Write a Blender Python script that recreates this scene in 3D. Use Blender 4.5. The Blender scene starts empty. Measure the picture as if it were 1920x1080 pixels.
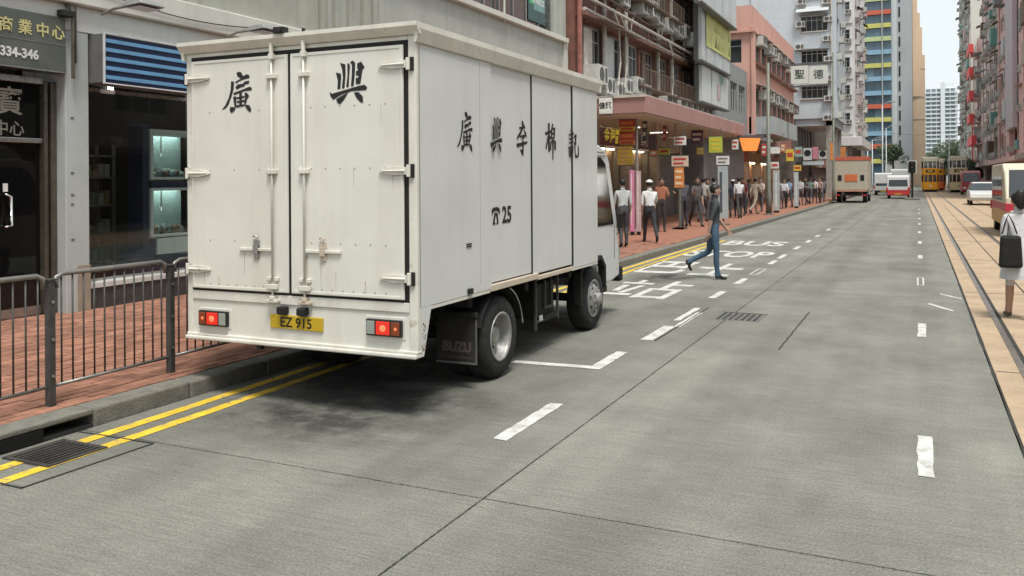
import bpy, math, random
import numpy as np
from mathutils import Vector, Matrix
random.seed(7)
R = math.radians
scene = bpy.context.scene
col = scene.collection

# ---------------------------------------------------------------- camera
CAM_H, FPX, CYP = 1.78, 1610.0, 338.0
YAW, ROLL = R(25.32), R(-0.36)
fw = Vector((-math.sin(YAW), math.cos(YAW), 0)); r0 = Vector((math.cos(YAW), math.sin(YAW), 0)); u0 = Vector((0, 0, 1))
cr = r0 * math.cos(ROLL) + u0 * math.sin(ROLL); cu = -r0 * math.sin(ROLL) + u0 * math.cos(ROLL)
cam_data = bpy.data.cameras.new('camera'); cam = bpy.data.objects.new('camera', cam_data); col.objects.link(cam)
m3 = Matrix((cr, cu, -fw)).transposed()
cam.matrix_world = Matrix.Translation((0, 0, CAM_H)) @ m3.to_4x4()
cam_data.sensor_width = 36; cam_data.lens = 36 * FPX / 1920; cam_data.shift_y = (CYP - 540) / 1920
cam_data.clip_start = .05; cam_data.clip_end = 6000
scene.camera = cam

# ---------------------------------------------------------------- sky, sun, exposure
SUN_EL, SUN_AZ = R(66), R(140)          # azimuth clockwise from +Y
world = bpy.data.worlds.new('World'); scene.world = world; world.use_nodes = True
wn = world.node_tree; wn.nodes.clear()
sky = wn.nodes.new('ShaderNodeTexSky'); sky.sky_type = 'NISHITA'; sky.sun_disc = False
sky.sun_elevation = SUN_EL; sky.sun_rotation = SUN_AZ; sky.dust_density = 4; sky.air_density = 1.2; sky.ozone_density = 1
cloud = wn.nodes.new('ShaderNodeRGB'); cloud.outputs[0].default_value = (6.9, 7.4, 7.6, 1)   # even overcast layer
mx = wn.nodes.new('ShaderNodeMix'); mx.data_type = 'RGBA'; mx.inputs[0].default_value = .86
bg = wn.nodes.new('ShaderNodeBackground'); bg.inputs[1].default_value = .1
wo = wn.nodes.new('ShaderNodeOutputWorld')
wn.links.new(sky.outputs[0], mx.inputs[6]); wn.links.new(cloud.outputs[0], mx.inputs[7])
wn.links.new(mx.outputs[2], bg.inputs[0]); wn.links.new(bg.outputs[0], wo.inputs[0])
sl = bpy.data.lights.new('sun', 'SUN'); sl.energy = 2.7; sl.angle = R(16); sl.color = (1, .96, .9)
so = bpy.data.objects.new('sun', sl); col.objects.link(so)
sd = Vector((math.sin(SUN_AZ) * math.cos(SUN_EL), math.cos(SUN_AZ) * math.cos(SUN_EL), math.sin(SUN_EL)))
so.rotation_euler = (-sd).to_track_quat('-Z', 'Y').to_euler(); so.location = (0, 0, 30)
scene.view_settings.view_transform = 'Standard'; scene.view_settings.look = 'None'
scene.view_settings.exposure = 0.5; scene.view_settings.gamma = 1
scene.cycles.use_denoising = True
scene.cycles.max_bounces = 7; scene.cycles.diffuse_bounces = 3; scene.cycles.glossy_bounces = 3
scene.cycles.transmission_bounces = 4; scene.cycles.transparent_max_bounces = 8
scene.cycles.caustics_reflective = False; scene.cycles.caustics_refractive = False

# ---------------------------------------------------------------- photo pixel -> place
CP = Vector((0, 0, CAM_H))
def ray(px, py): return fw + cr * ((px - 960) / FPX) - cu * ((py - CYP) / FPX)
def onG(px, py, z=0.0): d = ray(px, py); return CP + d * ((z - CAM_H) / d.z)      # on the ground
def onX(px, py, X): d = ray(px, py); return CP + d * (X / d.x)                    # on a facade along the street
def onY(px, py, Y): d = ray(px, py); return CP + d * (Y / d.y)                    # on a face across the street
def proj(p):
    d = Vector(p) - CP; z = d.dot(fw)
    return (960 + FPX * d.dot(cr) / z, CYP - FPX * d.dot(cu) / z, z)

# ---------------------------------------------------------------- materials
MATS = {}
def mat(name, c, rough=.6, metal=0., var=.12, scale=5., bump=0., bscale=60., streak=0., scol=(.05, .05, .045), emit=0., ecol=None, spec=.4, island=0., coat=0., spots=0., spcol=(.16, .07, .03), spth=.62):
    if name in MATS: return MATS[name]
    m = bpy.data.materials.new(name); m.use_nodes = True; nt = m.node_tree; N = nt.nodes; L = nt.links
    b = N['Principled BSDF']; b.inputs['Roughness'].default_value = rough; b.inputs['Metallic'].default_value = metal
    b.inputs['Specular IOR Level'].default_value = spec
    if coat: b.inputs['Coat Weight'].default_value = coat; b.inputs['Coat Roughness'].default_value = .15
    geo = N.new('ShaderNodeNewGeometry')
    base = N.new('ShaderNodeRGB'); base.outputs[0].default_value = (*c, 1); out = base.outputs[0]
    def noise(sc, det=4, vec=None, rg=.55):
        n = N.new('ShaderNodeTexNoise'); n.inputs['Scale'].default_value = sc; n.inputs['Detail'].default_value = det; n.inputs['Roughness'].default_value = rg
        L.new(vec or geo.outputs['Position'], n.inputs['Vector']); return n.outputs[0]
    def mrange(v, a, b_, c_, d):
        n = N.new('ShaderNodeMapRange'); L.new(v, n.inputs[0])
        for i, q in enumerate((a, b_, c_, d)): n.inputs[i + 1].default_value = q
        return n.outputs[0]
    def mul(colr, fac):
        n = N.new('ShaderNodeMix'); n.data_type = 'RGBA'; n.blend_type = 'MULTIPLY'; n.inputs[0].default_value = 1
        L.new(colr, n.inputs[6]); cmb = N.new('ShaderNodeCombineColor')
        for i in range(3): L.new(fac, cmb.inputs[i])
        L.new(cmb.outputs[0], n.inputs[7]); return n.outputs[2]
    def mixc(colr, c2, fac):
        n = N.new('ShaderNodeMix'); n.data_type = 'RGBA'; L.new(fac, n.inputs[0]); L.new(colr, n.inputs[6]); n.inputs[7].default_value = (*c2, 1); return n.outputs[2]
    if var: out = mul(out, mrange(noise(scale), .3, .7, 1 - var, 1 + var))
    if island:
        oi = N.new('ShaderNodeObjectInfo'); ad = N.new('ShaderNodeMath'); ad.operation = 'ADD'
        L.new(oi.outputs['Random'], ad.inputs[0]); L.new(geo.outputs['Random Per Island'], ad.inputs[1])
        fr = N.new('ShaderNodeMath'); fr.operation = 'FRACT'; L.new(ad.outputs[0], fr.inputs[0])
        out = mul(out, mrange(fr.outputs[0], 0, 1, 1 - island, 1 + island))
    if streak:
        mp = N.new('ShaderNodeMapping'); mp.inputs['Scale'].default_value = (2.2, 2.2, .16); L.new(geo.outputs['Position'], mp.inputs[0])
        out = mixc(out, scol, mrange(noise(2.4, 6, mp.outputs[0], .65), .5, .78, 0, streak))
    if spots: out = mixc(out, spcol, mrange(noise(9, 6, None, .7), spth, spth + .1, 0, spots))
    L.new(out, b.inputs['Base Color'])
    if rough > .2 and var:
        L.new(mrange(noise(scale * 2.3), .3, .7, max(.03, rough - .1), min(1, rough + .1)), b.inputs['Roughness'])
    if bump:
        bp = N.new('ShaderNodeBump'); bp.inputs['Strength'].default_value = bump; bp.inputs['Distance'].default_value = .02
        L.new(noise(bscale, 3), bp.inputs['Height']); L.new(bp.outputs[0], b.inputs['Normal'])
    if emit:
        b.inputs['Emission Color'].default_value = (*(ecol or c), 1); b.inputs['Emission Strength'].default_value = emit
    MATS[name] = m; return m

def glass_mat(name, tint=(.75, .82, .8), opac=.25, dark=(.02, .025, .025)):
    """window glass: fresnel reflection over a partly see-through pane"""
    if name in MATS: return MATS[name]
    m = bpy.data.materials.new(name); m.use_nodes = True; nt = m.node_tree; N = nt.nodes; L = nt.links; N.clear()
    o = N.new('ShaderNodeOutputMaterial'); tr = N.new('ShaderNodeBsdfTransparent'); tr.inputs[0].default_value = (*tint, 1)
    df = N.new('ShaderNodeBsdfDiffuse'); df.inputs[0].default_value = (*dark, 1)
    gl = N.new('ShaderNodeBsdfGlossy'); gl.inputs['Roughness'].default_value = .03
    m1 = N.new('ShaderNodeMixShader'); m1.inputs[0].default_value = opac; L.new(tr.outputs[0], m1.inputs[1]); L.new(df.outputs[0], m1.inputs[2])
    fr = N.new('ShaderNodeFresnel'); ge = N.new('ShaderNodeNewGeometry'); mr_ = N.new('ShaderNodeMapRange'); L.new(ge.outputs['Backfacing'], mr_.inputs[0]); mr_.inputs[3].default_value = 1.5; mr_.inputs[4].default_value = 1 / 1.5; L.new(mr_.outputs[0], fr.inputs[0])
    m2 = N.new('ShaderNodeMixShader'); L.new(fr.outputs[0], m2.inputs[0]); L.new(m1.outputs[0], m2.inputs[1]); L.new(gl.outputs[0], m2.inputs[2])
    L.new(m2.outputs[0], o.inputs[0]); MATS[name] = m; return m

# ---------------------------------------------------------------- mesh collector
class MB:
    def __init__(s): s.v = []; s.f = []; s.m = []
    def add(s, vs, fs, m=0):
        n = len(s.v); s.v += [tuple(p) for p in vs]; s.f += [tuple(i + n for i in f) for f in fs]; s.m += [m] * len(fs); return s
    def box(s, x0, x1, y0, y1, z0, z1, m=0):
        x0, x1 = min(x0, x1), max(x0, x1); y0, y1 = min(y0, y1), max(y0, y1); z0, z1 = min(z0, z1), max(z0, z1)
        return s.add([(x0, y0, z0), (x1, y0, z0), (x1, y1, z0), (x0, y1, z0), (x0, y0, z1), (x1, y0, z1), (x1, y1, z1), (x0, y1, z1)],
                     [(0, 3, 2, 1), (4, 5, 6, 7), (0, 1, 5, 4), (1, 2, 6, 5), (2, 3, 7, 6), (3, 0, 4, 7)], m)
    def hexa(s, p, m=0):      # 8 points: bottom ring then top ring
        return s.add(p, [(0, 3, 2, 1), (4, 5, 6, 7), (0, 1, 5, 4), (1, 2, 6, 5), (2, 3, 7, 6), (3, 0, 4, 7)], m)
    def prism(s, poly, axis, a, b, m=0):
        def P(q, t):
            return {'x': (t, q[0], q[1]), 'y': (q[0], t, q[1]), 'z': (q[0], q[1], t)}[axis]
        n = len(poly); vs = [P(q, a) for q in poly] + [P(q, b) for q in poly]
        fs = [tuple(range(n))[::-1], tuple(range(n, 2 * n))] + [(i, (i + 1) % n, n + (i + 1) % n, n + i) for i in range(n)]
        return s.add(vs, fs, m)
    def tube(s, pts, r, n=8, m=0, caps=True):
        pts = [Vector(p) for p in pts]; rr = r if isinstance(r, (list, tuple)) else [r] * len(pts); vs = []; fs = []
        up = Vector((0, 0, 1))
        for i, p in enumerate(pts):
            d = (pts[min(i + 1, len(pts) - 1)] - pts[max(i - 1, 0)]).normalized()
            a = d.cross(up if abs(d.z) < .95 else Vector((1, 0, 0))).normalized(); b = d.cross(a)
            for k in range(n):
                t = 2 * math.pi * k / n; vs.append(p + (a * math.cos(t) + b * math.sin(t)) * rr[i])
        for i in range(len(pts) - 1):
            for k in range(n): fs.append((i * n + k, i * n + (k + 1) % n, (i + 1) * n + (k + 1) % n, (i + 1) * n + k))
        if caps: fs += [tuple(range(n))[::-1], tuple(range((len(pts) - 1) * n, len(pts) * n))]
        return s.add(vs, fs, m)
    def cyl(s, p0, p1, r, n=12, m=0): return s.tube([p0, p1], r, n, m)
    def lathe(s, prof, c, axis='z', n=24, m=0):
        vs = []; fs = []; k = len(prof)
        for i in range(n):
            t = 2 * math.pi * i / n; ct, st = math.cos(t), math.sin(t)
            for (r, h) in prof:
                q = {'z': (r * ct, r * st, h), 'x': (h, r * ct, r * st), 'y': (r * ct, h, r * st)}[axis]
                vs.append((c[0] + q[0], c[1] + q[1], c[2] + q[2]))
        for i in range(n):
            j = (i + 1) % n
            for a in range(k - 1): fs.append((i * k + a, j * k + a, j * k + a + 1, i * k + a + 1))
        return s.add(vs, fs, m)
    def ball(s, c, rx, ry=None, rz=None, m=0, n=10, k=7):
        ry = ry or rx; rz = rz or rx
        vs = [(c[0], c[1], c[2] - rz)]; fs = []
        for i in range(1, k):
            a = -math.pi / 2 + math.pi * i / k
            for j in range(n):
                t = 2 * math.pi * j / n; vs.append((c[0] + rx * math.cos(a) * math.cos(t), c[1] + ry * math.cos(a) * math.sin(t), c[2] + rz * math.sin(a)))
        vs.append((c[0], c[1], c[2] + rz)); last = len(vs) - 1
        for j in range(n): fs.append((0, 1 + (j + 1) % n, 1 + j)); fs.append((last, last - n + j, last - n + (j + 1) % n))
        for i in range(k - 2):
            for j in range(n): fs.append((1 + i * n + j, 1 + i * n + (j + 1) % n, 1 + (i + 1) * n + (j + 1) % n, 1 + (i + 1) * n + j))
        return s.add(vs, fs, m)
    def mesh(s, name, mats, off=(0, 0, 0), smooth=False):
        me = bpy.data.meshes.new(name)
        me.from_pydata([(p[0] - off[0], p[1] - off[1], p[2] - off[2]) for p in s.v], [], s.f)
        for m in (mats if isinstance(mats, (list, tuple)) else [mats]): me.materials.append(m)
        me.polygons.foreach_set('material_index', s.m)
        if smooth: me.polygons.foreach_set('use_smooth', [True] * len(me.polygons))
        import bmesh
        bm = bmesh.new(); bm.from_mesh(me); bmesh.ops.recalc_face_normals(bm, faces=bm.faces); bm.to_mesh(me); bm.free()
        me.update(); return me
    def build(s, name, mats, parent=None, bevel=0., smooth=False, local=False, seg=2):
        """parent given: vertices are world coordinates (unrotated parent) unless local=True"""
        off = (0, 0, 0)
        if parent is not None:
            if not local: off = wloc(parent)
        else:
            a = np.array(s.v); off = ((a[:, 0].min() + a[:, 0].max()) / 2, (a[:, 1].min() + a[:, 1].max()) / 2, a[:, 2].min())
        o = bpy.data.objects.new(name, s.mesh(name, mats, off, smooth)); col.objects.link(o)
        if parent is not None: o.parent = parent
        else: o.location = off
        if bevel:
            bv = o.modifiers.new('bevel', 'BEVEL'); bv.width = bevel; bv.segments = seg; bv.limit_method = 'ANGLE'; bv.angle_limit = R(40)
        if smooth: pass
        return o
def wloc(o):
    p = Vector((0, 0, 0))
    while o is not None: p = p + o.location; o = o.parent
    return p
def thing(name, label, cat, loc=(0, 0, 0), rotz=0., group=None):
    o = bpy.data.objects.new(name, None); col.objects.link(o); o.location = loc; o.rotation_euler = (0, 0, rotz)
    o.empty_display_size = .2; o['label'] = label; o['category'] = cat
    if group: o['group'] = group
    return o
def tag(o, label, cat, group=None):
    o['label'] = label; o['category'] = cat
    if group: o['group'] = group
    return o
def struct(o): o['kind'] = 'structure'; return o
def dup_obj(o, parent, loc=None, rotz=None):
    c = o.copy(); col.objects.link(c); c.parent = parent
    if loc is not None: c.location = loc
    if rotz is not None: c.rotation_euler = (0, 0, rotz)
    for ch in list(o.children): dup_obj(ch, c)
    return c
def place(mesh, name, parent, loc, rotz=0.):
    o = bpy.data.objects.new(name, mesh); col.objects.link(o); o.parent = parent; o.location = loc; o.rotation_euler = (0, 0, rotz); return o
TXT = {}
def text_mesh(s, size=1., bold=0., m=None, extrude=0.):
    key = (s, size, bold, m.name if m else '', extrude)
    if key in TXT: return TXT[key]
    cu_ = bpy.data.curves.new('t', 'FONT'); cu_.body = s; cu_.size = size; cu_.align_x = 'CENTER'; cu_.align_y = 'CENTER'; cu_.offset = bold; cu_.extrude = extrude
    cu_.resolution_u = 3
    o = bpy.data.objects.new('t', cu_); col.objects.link(o)
    me = bpy.data.meshes.new_from_object(o.evaluated_get(bpy.context.evaluated_depsgraph_get()))
    bpy.data.objects.remove(o); me.name = 'lettering'
    me.materials.clear()
    if m: me.materials.append(m)
    TXT[key] = me; return me
def text(s, size, m, parent, loc, rot, bold=0., name='lettering', sx=1., extrude=0., sy=1.):
    """loc: world position (unrotated parent)"""
    o = bpy.data.objects.new(name, text_mesh(s, size, bold, m, extrude)); col.objects.link(o)
    o.rotation_euler = rot; o.scale = (sx, sy, 1)
    if parent is not None: o.parent = parent; o.location = Vector(loc) - wloc(parent)
    else: o.location = loc
    return o
FRONT = (R(90), 0, 0); EAST = (R(90), 0, R(90)); WEST = (R(90), 0, R(-90))
# ================================================================ ground, road, tramway, pavement
WHITE = mat('road_paint', (.56, .56, .53), .7, var=.25, scale=7, bump=.3, spots=.8, spcol=(.30, .30, .27), spth=.53)
YEL = mat('yellow_paint', (.70, .47, .04), .7, var=.25, scale=5, bump=.3, spots=.8, spcol=(.24, .22, .17), spth=.53)
def road_material():
    m = mat('concrete_road', (.208, .207, .178), .82, island=.05, var=.12, scale=1.3, bump=.8, bscale=45)
    nt = m.node_tree; N = nt.nodes; L = nt.links; b = N['Principled BSDF']; src = b.inputs['Base Color'].links[0].from_socket
    geo = N.new('ShaderNodeNewGeometry')
    def noise(sc, vec=None, det=5):
        n = N.new('ShaderNodeTexNoise'); n.inputs['Scale'].default_value = sc; n.inputs['Detail'].default_value = det; n.inputs['Roughness'].default_value = .65
        L.new(vec or geo.outputs['Position'], n.inputs['Vector']); return n.outputs[0]
    def mr(v, a, b_, c, d):
        n = N.new('ShaderNodeMapRange'); L.new(v, n.inputs[0])
        for i, q in enumerate((a, b_, c, d)): n.inputs[i + 1].default_value = q
        return n.outputs[0]
    def mul(s, f):
        n = N.new('ShaderNodeMix'); n.data_type = 'RGBA'; n.blend_type = 'MULTIPLY'; n.inputs[0].default_value = 1
        cb = N.new('ShaderNodeCombineColor')
        for i in range(3): L.new(f, cb.inputs[i])
        L.new(s, n.inputs[6]); L.new(cb.outputs[0], n.inputs[7]); return n.outputs[2]
    # fine aggregate, brushed texture across the lane, tyre wear along it
    s = mul(src, mr(noise(75, None, 2), .32, .68, .74, 1.24))
    mp = N.new('ShaderNodeMapping'); mp.inputs['Scale'].default_value = (3, 42, 1); L.new(geo.outputs['Position'], mp.inputs[0])
    s = mul(s, mr(noise(1, mp.outputs[0], 3), .3, .7, .86, 1.13))
    mp2 = N.new('ShaderNodeMapping'); mp2.inputs['Scale'].default_value = (1.1, .05, 1); L.new(geo.outputs['Position'], mp2.inputs[0])
    s = mul(s, mr(noise(1.4, mp2.outputs[0], 3), .35, .7, 1.06, .86))
    mp4 = N.new('ShaderNodeMapping'); mp4.inputs['Scale'].default_value = (.55, .35, 1); L.new(geo.outputs['Position'], mp4.inputs[0])
    s = mul(s, mr(noise(1.3, mp4.outputs[0], 6), .32, .68, .80, 1.16))
    sx_ = N.new('ShaderNodeSeparateXYZ'); L.new(geo.outputs['Position'], sx_.inputs[0])
    wv = N.new('ShaderNodeMath'); wv.operation = 'MULTIPLY'; L.new(sx_.outputs[0], wv.inputs[0]); wv.inputs[1].default_value = 4.3
    cs_ = N.new('ShaderNodeMath'); cs_.operation = 'COSINE'; L.new(wv.outputs[0], cs_.inputs[0])      # rubber laid down in the wheel paths
    wm = N.new('ShaderNodeMath'); wm.operation = 'MULTIPLY'; L.new(mr(cs_.outputs[0], .2, 1, 0, 1), wm.inputs[0]); L.new(mr(noise(.9, mp2.outputs[0], 4), .3, .65, .1, 1), wm.inputs[1])
    s = mul(s, mr(wm.outputs[0], 0, 1, 1, .84))
    # oil drips of the parked bays; those at the truck also paint in its shadow
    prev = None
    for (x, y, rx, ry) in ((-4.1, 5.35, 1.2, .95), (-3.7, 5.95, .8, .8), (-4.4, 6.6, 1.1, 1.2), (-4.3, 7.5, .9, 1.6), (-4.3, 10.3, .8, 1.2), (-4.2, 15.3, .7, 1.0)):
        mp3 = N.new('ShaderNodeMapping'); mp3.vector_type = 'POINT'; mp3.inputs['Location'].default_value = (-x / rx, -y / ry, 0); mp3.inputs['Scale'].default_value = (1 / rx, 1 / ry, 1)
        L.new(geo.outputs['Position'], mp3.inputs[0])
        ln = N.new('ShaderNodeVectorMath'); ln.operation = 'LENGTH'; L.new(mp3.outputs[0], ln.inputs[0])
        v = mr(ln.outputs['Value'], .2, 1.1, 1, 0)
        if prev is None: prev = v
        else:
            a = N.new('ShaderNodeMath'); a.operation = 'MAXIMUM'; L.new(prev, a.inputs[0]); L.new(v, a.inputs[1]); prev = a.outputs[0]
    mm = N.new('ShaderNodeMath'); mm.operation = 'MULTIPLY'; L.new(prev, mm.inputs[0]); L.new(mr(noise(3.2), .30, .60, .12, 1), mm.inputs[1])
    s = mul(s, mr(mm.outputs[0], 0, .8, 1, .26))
    L.new(s, b.inputs['Base Color']); return m
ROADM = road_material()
JOINT = mat('joint_filler', (.035, .035, .033), .9, var=.2)
g = MB().add([(-870, -280, -.06), (870, -280, -.06), (870, 2180, -.06), (-870, 2180, -.06)], [(0, 1, 2, 3)]).build('ground', mat('far_ground', (.16, .16, .15), .9, var=.15, scale=.05))
struct(g)
road = struct(MB().box(-5.45, .60, -6, 62, -.30, -.018).build('road', JOINT))
def slab(x0, x1, y0, y1, g=.007):
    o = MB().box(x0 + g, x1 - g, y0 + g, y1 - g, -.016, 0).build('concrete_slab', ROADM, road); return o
ys = [-6, 4.27, 14.1, 24.2, 34.5, 44.8, 62]
for a, b_ in zip(ys, ys[1:]):
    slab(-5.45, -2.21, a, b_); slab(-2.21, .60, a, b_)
far_road = struct(MB().add([(-5.45, 62, -.004), (.6, 62, -.004), (.6, 420, -.004), (-5.45, 420, -.004)], [(0, 1, 2, 3)]).build('far_road', ROADM))
def quad(pts, z): return MB().add([(p[0], p[1], z) for p in pts], [(0, 1, 2, 3)])
def rect(x0, x1, y0, y1, z=.004): return quad([(x0, y0), (x1, y0), (x1, y1), (x0, y1)], z)
def worn(x0, x1, y0, y1, name='lane_marking', m=WHITE, z=.004, seed=0):
    """painted strip with slightly ragged edges"""
    rn = random.Random(seed + int(y0 * 100)); n = max(4, int((y1 - y0) / .08)); vs = []; fs = []
    for i in range(n + 1):
        y = y0 + (y1 - y0) * i / n; vs += [(x0 + rn.uniform(-.006, .006), y + rn.uniform(-.008, .008), z), (x1 + rn.uniform(-.006, .006), y + rn.uniform(-.008, .008), z)]
    for i in range(n): fs.append((2 * i, 2 * i + 1, 2 * i + 3, 2 * i + 2))
    return MB().add(vs, fs).build(name, m, road)
for (x0, x1, a, b_) in ((-2.66, -2.55, 5.28, 6.32), (-2.80, -2.66, 9.22, 10.2), (-2.80, -2.72, 10.65, 11.8), (-2.68, -2.60, 10.2, 11.4), (-2.85, -2.74, 12.85, 13.7), (-2.85, -2.74, 14.75, 15.6), (-2.86, -2.75, 18.4, 19.3), (-2.87, -2.76, 19.8, 20.9),
                        (-2.87, -2.76, 22.5, 23.5), (-2.87, -2.76, 25, 26), (-2.87, -2.76, 27.5, 28.5), (-2.87, -2.76, 31, 32)):
    worn(x0, x1, a, b_)
worn(-2.83, -2.71, 7.68, 8.5)                                     # parking bay corner
quad([(-3.6, 7.55), (-2.71, 7.62), (-2.71, 7.74), (-3.6, 7.67)], .0044).build('bay_marking', WHITE, road)
for (a, b_) in ((5.66, 6.55), (10.62, 11.6), (20.9, 21.8), (25.6, 26.6), (30.5, 31.5), (36, 37), (41, 42), (47, 48), (53, 54)): worn(-.015, .075, a, b_)
def hollow(x0, x1, y0, y1, t, name='stud_marking'):
    mb = MB()
    for q in ((x0, x1, y0, y0 + t * 2), (x0, x1, y1 - t * 2, y1), (x0, x0 + t, y0 + t * 2, y1 - t * 2), (x1 - t, x1, y0 + t * 2, y1 - t * 2)):
        mb.add([(q[0], q[2], .004), (q[1], q[2], .004), (q[1], q[3], .004), (q[0], q[3], .004)], [(0, 1, 2, 3)])
    return mb.build(name, WHITE, road)
hollow(-.03, .08, 15.7, 16.9, .025); hollow(-2.86, -2.70, 16.3, 17.4, .03)
quad([(.1, 13.4), (.14, 13.5), (.42, 12.9), (.40, 12.8)], .004).build('chalk_mark', WHITE, road)
quad([(.28, 14.6), (.30, 14.7), (.58, 14.2), (.56, 14.1)], .004).build('chalk_mark', WHITE, road)
# cracks
for (x, a, b_) in ((-1.32, 9.25, 12.0), (-2.63, 9.2, 11.9)):
    mb = MB(); vs = []; fs = []; n = 24
    for i in range(n + 1):
        y = a + (b_ - a) * i / n; dx = .003 * math.sin(i * 1.7) + .002 * math.sin(i * 4.1); vs += [(x + dx - .008, y, .0052), (x + dx + .008, y, .0052)]
    for i in range(n): fs.append((2 * i, 2 * i + 1, 2 * i + 3, 2 * i + 2))
    mb.add(vs, fs).build('crack', JOINT, road)
# yellow lines at the kerb
for (xa, xb) in ((-5.00, -4.90), (-5.24, -5.14)):
    vs = []; fs = []; n = 90; rn = random.Random(3)
    for i in range(n + 1):
        y = -3 + 28 * i / n; e = -.025 * max(0, y - 3.5) if y < 8 else -.1125
        vs += [(max(xa + e, -5.43) + rn.uniform(-.008, .008), y, .004), (max(xb + e, -5.35) + rn.uniform(-.008, .008), y, .004)]
    for i in range(n): fs.append((2 * i, 2 * i + 1, 2 * i + 3, 2 * i + 2))
    MB().add(vs, fs).build('yellow_line', YEL, road)
# bus stop lettering
def road_text(s, cx, cy, w, h, bold=.02):
    me = text_mesh(s, 1., bold, WHITE); a = np.array([v.co[:] for v in me.vertices]); sx = w / (a[:, 0].max() - a[:, 0].min()); sy = h / (a[:, 1].max() - a[:, 1].min())
    ox = (a[:, 0].max() + a[:, 0].min()) / 2 * sx; oy = (a[:, 1].max() + a[:, 1].min()) / 2 * sy
    o = bpy.data.objects.new('road_lettering', me); col.objects.link(o); o.parent = road; o.scale = (sx, sy, 1); o.location = Vector((cx - ox, cy - oy, .004)) - wloc(road); return o
zhan = MB()
for q in ([(20, 84), (28, 84), (28, 100), (20, 100)], [(4, 74), (46, 74), (46, 83), (4, 83)], [(11, 66), (20, 66), (24, 30), (16, 30)], [(33, 66), (41, 66), (35, 22), (27, 22)], [(1, 10), (48, 10), (48, 20), (1, 20)],
          [(65, 53), (74, 53), (74, 100), (65, 100)], [(74, 73), (97, 73), (97, 82), (74, 82)], [(53, 0), (62, 0), (62, 53), (53, 53)], [(86, 0), (95, 0), (95, 53), (86, 53)], [(62, 44), (86, 44), (86, 53), (62, 53)], [(62, 3), (86, 3), (86, 12), (62, 12)]):
    zhan.add([(-4.66 + 1.3 * x / 100, 12.45 + 2.25 * y / 100, .004) for x, y in q], [(0, 1, 2, 3)])
zhan.build('road_lettering', WHITE, road)
road_text('巴', -4.58, 17.1, .95, 2.4, .025); road_text('士', -3.55, 17.0, .85, 2.4, .025)
road_text('STOP', -4.05, 20.6, 1.95, 1.7, .025); road_text('BUS', -4.05, 24.2, 1.6, 1.7, .025)
# ---- tramway
TAN = mat('tram_concrete', (.42, .315, .21), .85, var=.16, scale=1.7, bump=.4, bscale=50, streak=0, spots=.5, spcol=(.24, .18, .13), spth=.54)
bed = struct(MB().box(.62, 6.58, -6, 62, -.25, .002).build('tram_track_bed', TAN))
bed2 = struct(MB().box(.62, 6.58, 62, 420, -.25, .002).build('far_tram_track_bed', TAN))
STEEL = mat('rail_steel', (.34, .31, .28), .35, .9, var=.2)
for x in (.86, 1.93, 3.9, 4.97):
    mb = MB().box(x - .03, x + .03, -6, 420, .0, .010); mb.build('tram_rail', STEEL, bed)
    MB().box(x + .031, x + .075, -6, 420, .0, .0055).build('rail_groove', JOINT, bed)
for x in (1.46, 2.9):
    MB().box(x - .012, x + .012, -6, 62, .0, .0048).build('bed_joint', JOINT, bed)
vs = []; fs = []; n = 120; rn = random.Random(5)                  # ragged dark seam along the track bed
for i in range(n + 1):
    y = -6 + 66 * i / n; w = rn.uniform(.004, .024); vs += [(.61 - w, y, .0045), (.61 + w * .6, y, .0045)]
for i in range(n): fs.append((2 * i, 2 * i + 1, 2 * i + 3, 2 * i + 2))
MB().add(vs, fs).build('bed_seam', JOINT, bed)
for y in (3, 9, 15, 21, 27, 33, 39, 45):
    MB().box(.64, 6.56, y - .01, y + .01, 0, .0042).build('bed_joint', JOINT, bed)

# ---- left pavement: kerb, bricks
KZ = .13
KERBM = mat('kerb_granite', (.175, .168, .145), .85, var=.2, scale=9, bump=.5, bscale=80, spots=.5, spcol=(.09, .085, .075))
kerb = struct(MB().box(-5.66, -5.47, -6, 62, -.3, .02).build('kerb', JOINT))
y = -3.0; k = 0
while y < 40:
    Lk = .92; rn = random.Random(k)
    if 3.05 < y + Lk / 2 < 3.98:                                  # drain inlet stone: only a lintel
        o = MB().box(-5.67, -5.452, y + .006, y + Lk - .006, .09, KZ + .004).build('kerb_stone', KERBM, kerb, bevel=.012)
    else:
        o = MB().box(-5.67, -5.45 + rn.uniform(-.004, .004), y + .006, y + Lk - .006, -.05, KZ + rn.uniform(-.003, .004)).build('kerb_stone', KERBM, kerb, bevel=.018)
    y += Lk; k += 1
MB().box(-5.67, -5.452, 39.9, 62, -.05, KZ).build('kerb_run', KERBM, kerb, bevel=.02)
BRICK = mat('paving_brick', (.295, .142, .094), .85, var=.25, scale=3.5, bump=.4, bscale=90, island=.22, spots=.3, spcol=(.14, .075, .055))
MORT = mat('paving_sand', (.13, .085, .065), .95, var=.2)
pave = struct(MB().box(-12.5, -5.68, -6, 130, -.3, KZ - .012).build('pavement', MORT))
bl, bw, gp = .2, .1, .006
bmesh_ = MB().box(-bw / 2 + gp / 2, bw / 2 - gp / 2, -bl / 2 + gp / 2, bl / 2 - gp / 2, -.03, 0).mesh('paving_brick', BRICK)
cells = []
nx = int(4.55 / bw)
for i in range(nx):
    x = -5.73 - bw * i
    yy = -1.0 + (bl / 2 if i % 2 else 0)
    while yy < 22:
        cells.append((x, yy)); yy += bl
vis = []
for (x, yy) in cells:
    if yy < 2.2: continue
    px, py, z = proj((x, yy, KZ))
    if z > .5 and -10 < px < 620 and py < 1080: vis.append((z, x, yy))
vis.sort(); near = set((a, b_) for _, a, b_ in vis[:300])
rb = random.Random(11)
def zj(): return KZ + rb.uniform(-.003, .003)
rest = MB()
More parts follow.
